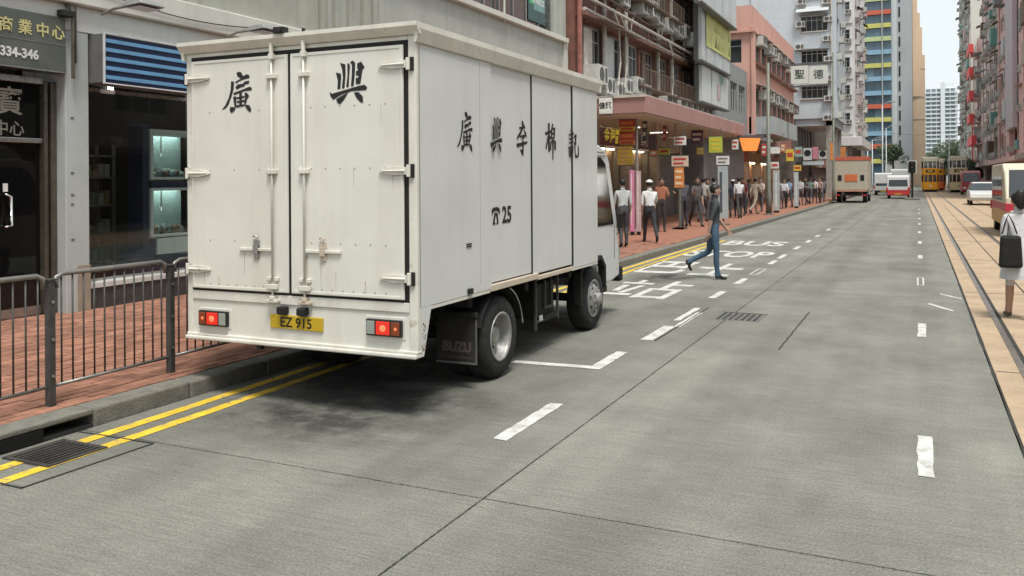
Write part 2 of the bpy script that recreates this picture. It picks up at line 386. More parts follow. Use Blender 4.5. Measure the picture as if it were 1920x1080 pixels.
for (x, yy) in cells:
    if (x, yy) in near:
        o = place(bmesh_, 'paving_brick', pave, Vector((x, yy, zj())) - wloc(pave)); o.rotation_euler = (rb.uniform(-.01, .01), rb.uniform(-.015, .015), rb.uniform(-.01, .01))
    else:
        z1 = zj(); rest.box(x - bw / 2 + gp / 2, x + bw / 2 - gp / 2, yy - bl / 2 + gp / 2, yy + bl / 2 - gp / 2, KZ - .03, z1)
ro = rest.build('brick_field', BRICK, pave); ro['kind'] = 'stuff'
def brick_plane_mat():
    m = bpy.data.materials.new('far_brick'); m.use_nodes = True; N = m.node_tree.nodes; L = m.node_tree.links; b = N['Principled BSDF']; b.inputs['Roughness'].default_value = .85
    t = N.new('ShaderNodeTexBrick'); t.inputs['Color1'].default_value = (.33, .145, .088, 1); t.inputs['Color2'].default_value = (.26, .108, .068, 1); t.inputs['Mortar'].default_value = (.15, .09, .07, 1)
    t.inputs['Scale'].default_value = 5; t.inputs['Mortar Size'].default_value = .012; t.inputs['Row Height'].default_value = .5; t.inputs['Brick Width'].default_value = 1.
    geo = N.new('ShaderNodeNewGeometry'); L.new(geo.outputs['Position'], t.inputs['Vector']); L.new(t.outputs[0], b.inputs['Base Color']); return m
FB = brick_plane_mat()
MB().box(-12.5, -5.69, 22.05, 130, KZ - .01, KZ).build('far_paving', FB, pave)
right_pave = struct(MB().box(6.6, 12, -6, 420, -.3, .13).build('right_pavement', mat('grey_pave', (.3, .28, .26), .9)))
# man-hole frame lines in the brickwork
mh = MB()
for (x0, x1, a, b_) in ((-6.5, -5.95, 6.9, 6.93), (-6.5, -5.95, 7.75, 7.78), (-6.5, -6.47, 6.9, 7.78), (-5.98, -5.95, 6.9, 7.78)): mh.box(x0, x1, a, b_, KZ - .01, KZ + .006)
mh.build('cover_frame', mat('cover_steel', (.2, .16, .13), .6, .5), pave)
# ---- drain grating by the kerb
IRON = mat('cast_iron', (.07, .065, .06), .65, .4, var=.25, bump=.3)
dg = thing('drain_grate', 'rusty cast iron gully grating set in the road below the kerb', 'drain', (-5.13, 3.82, 0))
fr_ = MB()
for q in ((-5.36, -4.92, 3.60, 3.635), (-5.36, -4.92, 4.005, 4.04), (-5.36, -5.325, 3.635, 4.005), (-4.955, -4.92, 3.635, 4.005)): fr_.box(*q, -.05, .012)
fr_.build('frame', IRON, dg)
MB().box(-5.325, -4.955, 3.635, 4.005, .004, .0062).build('pit', mat('pit_black', (.006, .006, .006), 1, var=0), dg)
for i in range(8):
    x = -5.315 + .047 * i; MB().hexa([(x, 3.636, .0064), (x + .02, 3.636, .0064), (x + .02, 4.004, .0064), (x, 4.004, .0064), (x, 3.636, .016), (x + .02, 3.636, .016), (x + .02, 4.004, .016), (x, 4.004, .016)]).build('grate_bar', IRON, dg)
MB().box(-5.449, -5.44, 3.1, 3.95, .005, .088).build('inlet_opening', MATS['pit_black'], kerb)
for (p, q) in (((-4.74, 3.3), (-4.72, 4.24)), ((-5.45, 4.22), (-4.72, 4.24))):
    dx, dy = q[0] - p[0], q[1] - p[1]; ln = math.hypot(dx, dy); nx_, ny_ = -dy / ln * .009, dx / ln * .009
    quad([(p[0] - nx_, p[1] - ny_), (q[0] - nx_, q[1] - ny_), (q[0] + nx_, q[1] + ny_), (p[0] + nx_, p[1] + ny_)], .0048).build('slab_joint', JOINT, road)
quad([(-5.45, 3.28), (-4.73, 3.29), (-4.73, 3.31), (-5.45, 3.30)], .0048).build('slab_joint', JOINT, road)
mg = thing('manhole_cover', 'ribbed iron service cover sunk in the middle of the traffic lane', 'manhole', (-2.08, 11.25, 0))
MB().box(-2.36, -1.80, 10.95, 11.55, -.02, .003).build('plate', mat('worn_cover', (.16, .16, .15), .7, .3, var=.2), mg)
for i in range(7): MB().box(-2.33 + .075 * i, -2.30 + .075 * i, 10.98, 11.52, .003, .011).build('rib', IRON, mg)
MB().box(-2.37, -1.79, 11.552, 11.585, -.01, .006).build('frame', IRON, mg)
# ================================================================ the white delivery truck
TW, TL_ = 2.25, 4.1
PAINT = mat('truck_paint', (.685, .675, .61), .42, var=.06, scale=1.6, streak=.22, scol=(.40, .33, .23), coat=.15, bump=.10, bscale=2.2, spots=.10, spcol=(.3, .22, .14))
PAINT2 = mat('truck_side_paint', (.63, .64, .625), .40, var=.055, scale=1.2, streak=.18, scol=(.42, .38, .31), coat=.15, bump=.10, bscale=1.8, spots=.08, spcol=(.3, .22, .14))
TRIM = mat('truck_trim', (.67, .655, .585), .45, var=.08, scale=4, streak=.3, scol=(.33, .24, .15), spots=.5, spcol=(.26, .13, .06))
RUSTY = mat('rusty_trim', (.55, .47, .37), .6, var=.15, scale=6, spots=.9, spcol=(.2, .085, .035))
RUB = mat('black_rubber', (.012, .012, .012), .75, var=.2, scale=12)
BLK = mat('black_paint', (.014, .014, .014), .5, var=.1)
CHAS = mat('chassis_black', (.012, .0115, .011), .7, var=.3, scale=8)
CHROME = mat('dull_metal', (.42, .41, .39), .38, .85, var=.2, scale=15)
RIMM = mat('wheel_silver', (.36, .355, .34), .5, .5, var=.25, scale=14, spots=.6, spcol=(.10, .075, .05))
TYRE = mat('tyre_rubber', (.022, .022, .022), .85, var=.3, scale=10, bump=.3)
tr = thing('delivery_truck', 'white box delivery truck with black brush lettering and lit tail lamps parked at the kerb', 'truck', (-3.34, 5.42, 0), R(.8))
def T(mb, name, m, bevel=0., parent=tr, smooth=False): return mb.build(name, m, parent, bevel, smooth, local=True)
# --- cargo box
T(MB().box(-TW + .01, -.05, .06, TL_ - .01, .86, 2.88), 'cargo_core', PAINT2)
T(MB().box(-TW, -TW + .0095, 0.03, TL_, .82, 2.88), 'side_wall', PAINT2)
T(MB().box(-TW, 0, 0.0, TL_ + .02, 2.885, 2.915), 'roof', PAINT, .008)
# cornice (folded rim) along sides and rear
T(MB().prism([(-.0, 2.80), (.018, 2.805), (.045, 2.90), (.045, 2.945), (.0, 2.945)], 'y', -.03, TL_ + .08), 'roof_rim', TRIM)
T(MB().prism([(-TW, 2.80), (-TW - .018, 2.805), (-TW - .045, 2.90), (-TW - .045, 2.945), (-TW, 2.945)], 'y', -.03, TL_ + .08), 'roof_rim', TRIM)
T(MB().prism([(0.0, 2.858), (-.02, 2.862), (-.065, 2.918), (-.065, 2.949), (0.0, 2.949)], 'x', -TW - .043, -.95 + .993), 'roof_rim', TRIM)
T(MB().box(-TW - .04, .04, TL_ + .021, TL_ + .05, 2.80, 2.944), 'roof_rim', TRIM)
# right side panels (sliding door recessed between fixed panels)
T(MB().box(-.045, 0, .03, 1.262, .835, 2.80), 'side_panel', PAINT2, .004)
T(MB().box(-.045, -.015, 1.268, 2.162, .885, 2.80), 'side_panel', PAINT2, .003)
sdoor = T(MB().box(-.045, -.008, 2.181, 3.255, .865, 2.80), 'side_door', PAINT2, .004)
T(MB().box(-.045, 0, 3.285, TL_, .82, 2.80), 'side_panel', PAINT2, .004)
T(MB().box(-.0495, -.046, 1.25, 3.3, .84, 2.84), 'door_gap', BLK)
T(MB().box(-.044, .004, 1.262, 3.27, 2.80, 2.845), 'door_track', TRIM, .004)
T(MB().box(-.044, .0015, 3.262, 3.2845, .86, 2.79), 'door_post', BLK)
T(MB().box(-.044, -.006, 2.163, 2.1805, .87, 2.79), 'door_post', BLK)
T(MB().box(-.06, .012, 1.235, 2.28, .815, .872), 'sill_rail', RUSTY, .005)
T(MB().box(-.06, .004, 2.284, 3.25, .80, .842), 'sill_rail', RUSTY, .005)
T(MB().box(-.05, -.002, 3.26, TL_, .795, .818), 'sill_rail', TRIM, .003)
T(MB().box(-TW, -.06, .05, TL_, .80, .858), 'floor_frame', CHAS)
T(MB().box(-.03, -.002, .19, 1.23, .805, .833), 'sill_rail', TRIM, .003)
# seam and small fittings of the side
T(MB().box(.0002, .0015, 1.036, 1.040, .9, 2.79), 'panel_seam', mat('seam_grey', (.36, .36, .34), .6, var=0))
T(MB().box(.0002, .006, .78, .87, 1.252, 1.262).box(.0002, .006, .78, .87, 1.232, 1.242), 'vent_slot', BLK)
T(MB().box(.0002, .02, .79, .87, .845, .89), 'side_marker', BLK, .004)
rv = MB()
for i in range(8): rv.ball((-.0118, 2.35 + .1 * i, 1.0 + .012 * math.sin(i * 3)), .005, m=0, n=6, k=4)
T(rv, 'rivet_row', CHROME)['kind'] = 'stuff'
# --- rear frame
for x0, x1 in ((-TW, -2.19), (-.072, 0)):
    T(MB().box(x0, x1, 0, .058, .49, 2.86), 'corner_post', TRIM, .008)
T(MB().box(-2.19, -.072, .0, .058, 2.825, 2.857), 'header_rail', TRIM, .004)
T(MB().box(-2.19, -.072, -.004, .058, .80, .876), 'threshold_rail', TRIM, .006)
T(MB().box(-2.19, -.072, -.002, .058, .876, 2.825), 'door_seal', RUB)
rp = T(MB().box(-2.19, -.072, .008, .056, .50, .80), 'rear_panel', PAINT, .004)
T(MB().box(-TW, .002, -.035, .058, .465, .498), 'bumper_rail', TRIM, .01)
T(MB().box(-TW, .003, -.012, .058, .499, .519), 'bumper_rail', TRIM, .005)
for s in (-TW, -.03):
    T(MB().prism([(.06, .47), (.09, .47), (.205, .835), (.06, .835)], 'x', s, s + .03), 'skirt_return', PAINT2)
# flaking paint on the corner return
rs = random.Random(4)
fl = MB()
for i in range(36):
    yy, zz = rs.uniform(.064, .115), rs.uniform(.5, .72); a = rs.uniform(.003, .009)
    fl.add([(.0006, yy - a, zz - a * .6), (.0006, yy + a * .7, zz - a), (.0006, yy + a, zz + a), (.0006, yy - a * .6, zz + a * .7)], [(0, 1, 2, 3)])
T(fl, 'paint_chips', mat('rust', (.16, .075, .035), .85))
# --- rear doors
ZT = 2.792
def rear_door(x0, x1, side):
    d = T(MB().box(x0, x1, -.014, -.0025, .895, ZT), 'rear_door', PAINT, .008)
    e = MB()                                                     # folded edge bead
    for q in ((x0 + .005, x0 + .03, .9, 2.786), (x1 - .03, x1 - .005, .9, 2.786)): e.box(q[0], q[1], -.019, -.0142, q[2], q[3])
    e.box(x0 + .031, x1 - .031, -.019, -.0142, .9, .922).box(x0 + .031, x1 - .031, -.019, -.0142, 2.766, 2.786)
    T(e, 'edge_bead', PAINT, .002, d)
    for z in (2.645, 1.855, 1.055):
        h = MB()                                                 # strap hinge: leaf-shaped plate with a raised rib
        sx = 1 if side < 0 else -1; hx = x0 if side < 0 else x1
        pl = [(hx - sx * .03, z - .028), (hx + sx * .09, z - .032), (hx + sx * .19, z - .014), (hx + sx * .21, z), (hx + sx * .19, z + .014), (hx + sx * .09, z + .032), (hx - sx * .03, z + .028)]
        h.prism(pl, 'y', -.0325, -.0195)
        h.tube([(hx - sx * .02, -.036, z), (hx + sx * .18, -.034, z)], [.012, .006], 6)
        h.cyl((hx - sx * .045, -.022, z - .045), (hx - sx * .045, -.022, z + .045), .017, 10)
        T(h, 'hinge', TRIM, .002, d)
        T(MB().box(min(hx - sx * .085, hx - sx * .05), max(hx - sx * .085, hx - sx * .05), -.018, .004, z - .05, z + .05), 'hinge_block', CHAS, .003, d)
    bx = x1 - .145 if side < 0 else x0 + .145
    bar = T(MB().cyl((bx, -.034, .84), (bx, -.034, 2.87), .0095, 10), 'lock_bar', TRIM, 0, d, True)
    for z in (2.62, 1.86):
        T(MB().box(bx - .045, bx + .045, -.05, -.0142, z - .018, z + .018).box(bx - .055, bx - .03, -.03, -.0142, z - .03, z + .03), 'bar_guide', TRIM, .004, d)
    T(MB().box(bx - .05, bx + .05, -.052, -.0142, .925, .965).box(bx - .055, bx - .02, -.045, -.0142, .99, 1.02).box(bx + .02, bx + .055, -.045, -.0142, .99, 1.02), 'bar_guide', TRIM, .004, d)
    T(MB().box(bx - .055, bx + .055, -.05, -.005, .82, .842).box(bx - .02, bx + .02, -.055, -.0045, .842, .87), 'keeper', RUSTY if side > 0 else TRIM, .003, d)
    T(MB().box(bx - .02, bx + .025, -.052, -.0142, 2.755, 2.80).cyl((bx, -.034, 2.8), (bx, -.034, 2.885), .018, 8), 'top_keeper', TRIM, .003, d)
    sx = -1 if side < 0 else 1
    lt = MB()                                                    # latch handle on its catch
    lt.box(min(bx, bx + sx * .34), max(bx, bx + sx * .34), -.034, -.018, 1.222, 1.248)
    T(lt, 'latch_handle', TRIM, .005, d)
    cx = bx + sx * .17
    T(MB().box(cx - .028, cx + .028, -.022, -.0142, 1.16, 1.31).box(cx - .024, cx + .024, -.042, -.035, 1.2, 1.27).tube([(cx - .01 + .022 * math.cos(t), -.03, 1.325 + .022 * math.sin(t)) for t in np.linspace(-.6, 3.9, 9)], .006, 6).box(cx - .02, cx + .02, -.03, -.018, 1.165, 1.2), 'latch_catch', RUSTY if side > 0 else CHROME, .002, d)
    rv = MB()
    for z, nn in ((2.36, 6), (1.88, 6), (1.30, 6), (.94, 8)):
        for i in range(nn):
            if side < 0 and z > 1.2 and i % 2: continue
            rv.ball(((x0 + .2) + (x1 - x0 - .36) * i / (nn - 1), -.0145, z), .007, .004, .007, n=6, k=4)
    T(rv, 'rivets', mat('rivet_grey', (.33, .32, .29), .5), 0, d)['kind'] = 'stuff'
    return d
dl = rear_door(-2.180, -1.172, -1); dr = rear_door(-1.146, -.104, 1)
rust = MB()                                                     # thin rust run below the right latch
for (x, w, z0, z1) in ((-1.004, .006, .99, 1.2), (-.99, .004, 1.03, 1.2), (-.86, .004, .93, 1.15), (-.72, .003, .93, 1.08), (-.45, .004, .91, 1.02), (-.3, .003, 2.2, 2.355), (-.55, .003, 1.74, 1.876), (-.2, .003, 1.7, 1.85), (-1.62, .004, 1.02, 1.21), (-1.48, .003, 1.08, 1.21), (-1.9, .003, .91, 1.0), (-2.05, .003, .92, 1.03)):
    rust.add([(x, -.0148, z0), (x + w * .4, -.0148, z0), (x + w, -.0148, z1), (x - w * .3, -.0148, z1)], [(0, 1, 2, 3)])
T(rust, 'rust_run', mat('rust_run', (.36, .24, .14), .8), 0, dr)
# reversing camera on the roof edge
T(MB().box(-1.26, -1.16, -.085, -.01, 2.95, 3.0).cyl((-1.2, -.1, 2.965), (-1.2, -.08, 2.965), .022, 10).box(-.99, -.97, -.07, -.04, 2.95, 2.975), 'reversing_camera', BLK, .006)
T(MB().box(-1.30, -.99, -.02, -.002, 2.872, 2.9), 'camera_bracket', CHAS, .003)
# --- tail lamps
REDON = mat('tail_red_lit', (.6, .02, .015), .25, var=0, emit=.22, ecol=(1, .05, .02), coat=.5)
REDHOT = mat('tail_bulb', (1, .12, .05), .3, var=0, emit=1.0, ecol=(1, .16, .07))
REDOFF = mat('tail_red', (.28, .025, .015), .2, var=0, coat=.5)
CLEAR = mat('lens_clear', (.30, .33, .30), .15, var=0, coat=.5)
AMBER = mat('lens_amber', (.22, .05, .02), .2, var=0, coat=.5)
def tail_lamp(x0, x1, z0, z1, flip):
    T(MB().box(x0 - .02, x1 + .02, .002, .0085, z0 - .02, z1 + .02), 'lamp_surround', PAINT, .003)
    h = T(MB().box(x0, x1, -.03, .006, z0, z1), 'tail_lamp', BLK, .006)
    w = x1 - x0; spans = [(.03, .27, AMBER), (.31, .70, REDON), (.74, .97, CLEAR)]
    if flip: spans = [(1 - b_, 1 - a, m) for a, b_, m in spans]
    for a, b_, m in spans: T(MB().box(x0 + w * a, x0 + w * b_, -.038, -.0302, z0 + .012, z1 - .012), 'lens', m, .004, h)
    c = x0 + w * (.5 if not flip else .5)
    bulb = MB(); bulb.ball((c, -.0385, (z0 + z1) / 2), .028, .004, .026, n=10, k=6)
    bulb.ball((x0 + w * (.17 if not flip else .86), -.0385, (z0 + z1) / 2), .012, .003, .012, n=8, k=5)
    T(bulb, 'bulb_glow', REDHOT, 0, h)
tail_lamp(-2.105, -1.80, .588, .712, False); tail_lamp(-.437, -.128, .618, .742, True)
# --- number plate, buffers
npm = mat('plate_yellow', (.52, .35, .02), .45, var=.06, scale=20)
npl = T(MB().box(-1.374, -.86, -.006, .0075, .598, .706), 'number_plate', npm, .004)
npl.rotation_euler = (0, R(.6), 0)
o = text('EZ 915', .108, BLK, None, (0, 0, 0), FRONT, bold=.002, sx=1.0); o.parent = npl; o.location = (-1.118, -.0075, .648)
for x in (-1.225, -1.03): T(MB().box(x - .04, x + .04, -.06, .0078, .728, .79), 'rubber_buffer', RUB, .012)
# --- brush lettering
GUANG = [[(450, 290), (490, 268), (540, 285), (560, 330), (578, 350), (520, 385), (470, 350)],
 [(425, 440), (520, 395), (580, 350), (640, 320), (690, 345), (692, 390), (600, 405), (500, 435), (440, 470)],
 [(348, 425), (405, 435), (395, 560), (350, 700), (295, 830), (240, 895), (165, 915), (235, 840), (300, 720), (340, 570)],
 [(425, 540), (470, 490), (570, 480), (600, 445), (685, 435), (680, 485), (600, 500), (600, 530), (530, 540), (460, 575)],
 [(390, 630), (500, 600), (600, 570), (690, 540), (735, 560), (728, 605), (600, 610), (500, 640), (400, 672)],
 [(385, 700), (440, 690), (445, 880), (415, 880), (400, 800)], [(500, 625), (550, 620), (545, 870), (500, 870)],
 [(445, 712), (600, 690), (600, 724), (445, 744)], [(455, 778), (600, 760), (600, 795), (455, 812)], [(440, 850), (600, 836), (600, 868), (440, 890)],
 [(600, 640), (640, 640), (685, 700), (650, 740), (625, 830), (590, 830), (610, 720)],
 [(330, 870), (415, 880), (430, 910), (400, 945), (355, 980), (320, 940)], [(600, 840), (690, 860), (720, 930), (715, 975), (680, 970), (630, 910)]]
XING = [[(340, 350), (440, 375), (450, 430), (430, 660), (370, 665), (380, 500)], [(430, 175), (535, 210), (540, 400), (515, 655), (460, 655), (485, 450), (470, 300)],
 [(575, 200), (610, 195), (630, 250), (615, 400), (600, 635), (550, 635), (580, 400)], [(630, 175), (690, 150), (735, 200), (725, 400), (700, 625), (645, 625), (665, 400), (670, 230)],
 [(775, 210), (850, 180), (925, 290), (880, 330), (835, 590), (745, 590), (745, 480), (800, 470), (800, 440), (750, 430), (750, 350), (800, 340), (775, 300)],
 [(210, 710), (260, 740), (500, 690), (800, 625), (920, 610), (970, 660), (950, 710), (650, 715), (450, 770), (285, 855), (230, 790)],
 [(345, 850), (440, 800), (590, 735), (500, 870), (415, 950), (365, 910)], [(705, 740), (800, 740), (880, 820), (890, 940), (840, 930), (760, 850)]]
LI = [[(1035, 290), (1055, 290), (1085, 395), (1040, 385)], [(995, 385), (1080, 355), (1092, 390), (1000, 408)], [(1035, 390), (1058, 400), (1014, 490), (965, 570), (966, 520), (1006, 450)],
 [(1065, 405), (1100, 445), (1112, 520), (1085, 490)], [(1005, 500), (1080, 478), (1088, 500), (1060, 545), (1028, 562), (1050, 515), (1008, 528)], [(955, 615), (1115, 568), (1122, 597), (963, 668)],
 [(1042, 560), (1064, 570), (1062, 690), (1044, 700)], [(1005, 690), (1062, 690), (1057, 778), (1035, 755)]]
MIAN = [[(1408, 358), (1432, 358), (1432, 745), (1410, 750)], [(1368, 490), (1452, 448), (1452, 485), (1375, 527)], [(1403, 530), (1416, 560), (1387, 722), (1374, 700)], [(1430, 520), (1457, 560), (1440, 582)],
 [(1448, 430), (1464, 430), (1464, 562), (1448, 562)], [(1465, 358), (1482, 365), (1466, 430), (1450, 425)], [(1455, 425), (1500, 403), (1507, 425), (1460, 448)], [(1488, 410), (1507, 415), (1497, 562), (1478, 562)],
 [(1460, 483), (1490, 472), (1490, 495), (1460, 506)], [(1460, 545), (1490, 535), (1490, 560), (1460, 570)], [(1463, 570), (1484, 570), (1477, 850), (1465, 850)], [(1438, 610), (1452, 610), (1447, 722), (1430, 722)],
 [(1440, 600), (1505, 583), (1510, 607), (1442, 627)], [(1493, 590), (1514, 600), (1512, 718), (1488, 700)]]
JI = [[(1728, 410), (1747, 408), (1757, 462), (1735, 462)], [(1703, 500), (1767, 468), (1767, 495), (1710, 527)], [(1708, 560), (1762, 533), (1762, 556), (1712, 583)], [(1708, 610), (1762, 583), (1762, 607), (1712, 633)],
 [(1693, 680), (1752, 648), (1762, 672), (1700, 703)], [(1708, 690), (1726, 690), (1732, 812), (1713, 805)], [(1744, 670), (1760, 663), (1754, 792), (1739, 790)], [(1722, 773), (1752, 763), (1752, 786), (1724, 797)],
 [(1764, 520), (1795, 478), (1800, 500), (1792, 640), (1774, 640), (1780, 530), (1768, 542)], [(1765, 608), (1797, 598), (1797, 622), (1765, 634)],
 [(1769, 640), (1783, 640), (1786, 770), (1804, 788), (1814, 750), (1818, 620), (1829, 680), (1827, 790), (1801, 817), (1779, 812)]]
PHONE = [[(545, 300), (548, 220), (580, 178), (640, 168), (690, 185), (705, 230), (703, 290), (683, 290), (678, 250), (640, 232), (595, 240), (572, 270), (568, 300)],
 [(605, 262), (640, 262), (640, 300), (625, 300), (608, 400), (612, 440), (628, 445), (628, 455), (572, 460), (580, 380)], [(632, 300), (640, 262), (660, 280), (672, 370), (676, 450), (628, 455), (640, 440), (650, 400)]]
def letters(polys, box, out, eps, plane, parent, name='lettering'):
    """strokes traced in sheet units -> out=(a0,a1,ztop,zbot) on the plane"""
    x0, x1, y0, y1 = box; a0, a1, zt, zb = out; mb = MB()
    for i, p in enumerate(polys):
        q = [(a0 + (x - x0) / (x1 - x0) * (a1 - a0), zt + (y - y0) / (y1 - y0) * (zb - zt)) for x, y in p]; e = eps + .00012 * i
        vs = [((a, -e, z) if plane == 'rear' else (e, a, z)) for a, z in q]
        mb.add(vs, [tuple(range(len(vs)))])
    me = bpy.data.meshes.new(name); me.from_pydata(mb.v, [], mb.f); me.materials.append(BLK)
    o = bpy.data.objects.new(name, me); col.objects.link(o); o.parent = parent; return o
letters(GUANG, (165, 735, 268, 980), (-1.85, -1.53, 2.68, 2.345), .0165, 'rear', dl)
letters(XING, (210, 970, 150, 950), (-.765, -.42, 2.70, 2.37), .0165, 'rear', dr)
letters(GUANG, (165, 735, 268, 980), (.62, .90, 2.345, 2.02), .003, 'side', tr)
letters(XING, (210, 970, 150, 950), (1.235, 1.48, 2.345, 2.02), .003, 'side', tr)
letters(LI, (955, 1122, 285, 778), (1.82, 2.08, 2.345, 2.01), -.0115, 'side', tr)
letters(MIAN, (1366, 1514, 355, 850), (2.50, 2.80, 2.36, 1.99), -.0045, 'side', sdoor)
letters(JI, (1693, 1829, 405, 817), (3.13, 3.47, 2.345, 2.02), .003, 'side', tr)
letters(PHONE, (545, 705, 168, 460), (1.275, 1.455, 1.545, 1.39), -.0115, 'side', tr)
o = text('25', .205, BLK, None, (0, 0, 0), EAST, bold=.006, sx=1.0); o.parent = tr; o.location = (-.0115, 1.60, 1.463)
# --- chassis, axles, wheels
T(MB().box(-1.50, -1.40, .15, 5.3, .52, .70).box(-.86, -.76, .15, 5.3, .52, .70).box(-1.4, -.86, .3, .38, .55, .66).box(-1.4, -.86, 2.2, 2.28, .55, .66).box(-1.4, -.86, 3.6, 3.68, .55, .66), 'chassis_frame', CHAS)
for yy in (.25, 1.0, 2.2, 3.4): T(MB().box(-TW + .08, -.10, yy, yy + .08, .70, .80), 'cross_member', CHAS)
T(MB().cyl((-2.0, 1.53, .37), (-.2, 1.53, .37), .06, 10).ball((-1.12, 1.49, .37), .17, .17, .17), 'rear_axle', CHAS)
T(MB().cyl((-1.95, 4.22, .37), (-.25, 4.22, .37), .05, 10), 'front_axle', CHAS)
def wheel(name, xo, y, sgn, width, dual):
    """xo: outer face x, sgn: outward direction"""
    r, rr = .372, .215
    w = T(MB().lathe([(rr, -.0), (rr + .02, .004), (r - .05, .012), (r - .012, -.02), (r, -.05), (r, -width + .05), (r - .012, -width + .02), (r - .05, -width - .012), (rr, -width)], (0, 0, 0), 'x', 40), name, TYRE, 0, tr, True)
    w.location = (xo, y, r); w.scale = (sgn, 1, 1)
    tread = MB()
    for i in range(40):
        t = 2 * math.pi * i / 40; a = .012
        for xx in (-.06, -width / 2, -width + .06):
            pts = []
            for (dx, dt, rad) in ((-.022, -a, r + .004), (.022, -a + .02, r + .004), (.022, a + .02, r + .004), (-.022, a, r + .004)): pts.append((xx + dx, rad * math.cos(t + dt), rad * math.sin(t + dt)))
            tread.add(pts, [(0, 1, 2, 3)])
    T(tread, 'tread', TYRE, 0, w)
    if dual:
        prof = [(.218, .0), (.225, .008), (.205, .012), (.195, -.02), (.19, -.08), (.17, -.12), (.12, -.13), (.085, -.12), (.085, -.05), (.05, -.04), (.0, -.04)]
    else:
        prof = [(.218, .0), (.225, .008), (.205, .012), (.195, -.02), (.185, -.03), (.16, .015), (.12, .04), (.075, .045), (.07, .09), (.04, .1), (.0, .1)]
    rim = T(MB().lathe(prof, (0, 0, 0), 'x', 36), 'rim', RIMM, 0, w, True)
    hb = MB()
    for i in range(8):
        t = 2 * math.pi * i / 8 + .2
        if dual: hb.cyl((-.13, .105 * math.cos(t), .105 * math.sin(t)), (-.105, .105 * math.cos(t), .105 * math.sin(t)), .013, 6)
        else: hb.cyl((.035, .1 * math.cos(t), .1 * math.sin(t)), (.06, .1 * math.cos(t), .1 * math.sin(t)), .013, 6)
    T(hb, 'wheel_nuts', RIMM, 0, rim)
    hole = MB()
    for i in range(8):
        t = 2 * math.pi * (i + .5) / 8 + .2; rad = .152
        xx = -.1225 if dual else .0255
        hole.lathe([(.0, 0), (.022, 0), (.022, .003), (0, .003)], (xx + (0 if dual else -.004), rad * math.cos(t), rad * math.sin(t)), 'x', 10)
    T(hole, 'hand_holes', BLK, 0, rim)
    return w
wheel('rear_wheel', -.05, 1.53, 1, .21, True); wheel('rear_wheel', -TW + .20, 1.53, -1, .21, True)
wheel('inner_rear_wheel', -.28, 1.53, 1, .20, True); wheel('inner_rear_wheel', -TW + .43, 1.53, -1, .20, True)
wheel('front_wheel', -.10, 4.22, 1, .21, False); wheel('front_wheel', -TW + .26, 4.22, -1, .21, False)
# mudguards, flaps
FLAP = mat('mud_flap', (.028, .026, .025), .8, var=.3, scale=6)
for s, xa, xb in ((1, -.41, -.02), (-1, -TW + .14, -TW + .52)):
    mb = MB(); pts = [(1.49 + .44 * math.cos(t), .37 + .44 * math.sin(t)) for t in np.linspace(R(20), R(160), 14)]
    for (a, b_) in zip(pts, pts[1:]):
        mb.add([(xa, a[0], a[1]), (xb, a[0], a[1]), (xb, b_[0], b_[1]), (xa, b_[0], b_[1])], [(0, 1, 2, 3)])
    T(mb, 'mudguard', CHAS)
    f = T(MB().box(xa, xb, 1.0, 1.008, .215, .62), 'mud_flap', FLAP, .002)
    T(MB().box(xa - .001, xb + .001, .994, .9995, .222, .236).box(xb - .012, xb + .0012, .993, .9992, .236, .6), 'flap_edge', mat('flap_edge', (.12, .115, .11), .6), 0, f)
    if s > 0:
        lm = mat('flap_lettering', (.11, .085, .08), .8, var=.2, scale=30)
        o = text('ISUZU', .115, lm, None, (0, 0, 0), FRONT, bold=.006, sx=.88); o.parent = f; o.location = ((xa + xb) / 2, .998, .36)
        T(MB().box(xa + .02, xb - .03, .997, .999, .30, .304).box(xa + .02, xb - .03, .997, .999, .262, .29), 'flap_band', mat('flap_band', (.045, .035, .034), .8), 0, f)
    T(MB().box(xa, xb, .98, 1.03, .62, .66), 'flap_bracket', CHAS, .004)
T(MB().tube([(-.03, 1.53 + .45 * math.cos(t), .37 + .45 * math.sin(t)) for t in np.linspace(R(8), R(70), 10)], .008, 6), 'mudguard_stay', CHROME)
# battery and air tank frame behind the front wheel, side lamp
T(MB().box(-.62, -.14, 2.55, 3.05, .36, .72), 'battery_box', CHAS, .01)
T(MB().box(-.135, -.115, 2.50, 2.53, .26, .8).box(-.135, -.115, 3.10, 3.13, .30, .8).box(-.135, -.115, 2.53, 3.10, .33, .355).box(-.135, -.115, 2.75, 2.77, .45, .75).box(-.135, -.115, 2.93, 2.95, .45, .75).box(-.135, -.115, 2.77, 2.93, .45, .47), 'battery_frame', mat('frame_grey', (.06, .06, .058), .6))
T(MB().box(-.114, -.105, 2.58, 2.66, .345, .40), 'side_reflector', mat('reflector_white', (.5, .5, .48), .3), .003)
T(MB().box(-.114, -.105, 2.72, 3.05, .345, .385), 'guard_rail', CHAS, .003)
T(MB().lathe([(0, -.25), (.14, -.25), (.16, -.2), (.16, .2), (.14, .25), (0, .25)], (-1.95, 2.9, .6), 'y', 18), 'fuel_tank', CHAS, 0, tr, True)
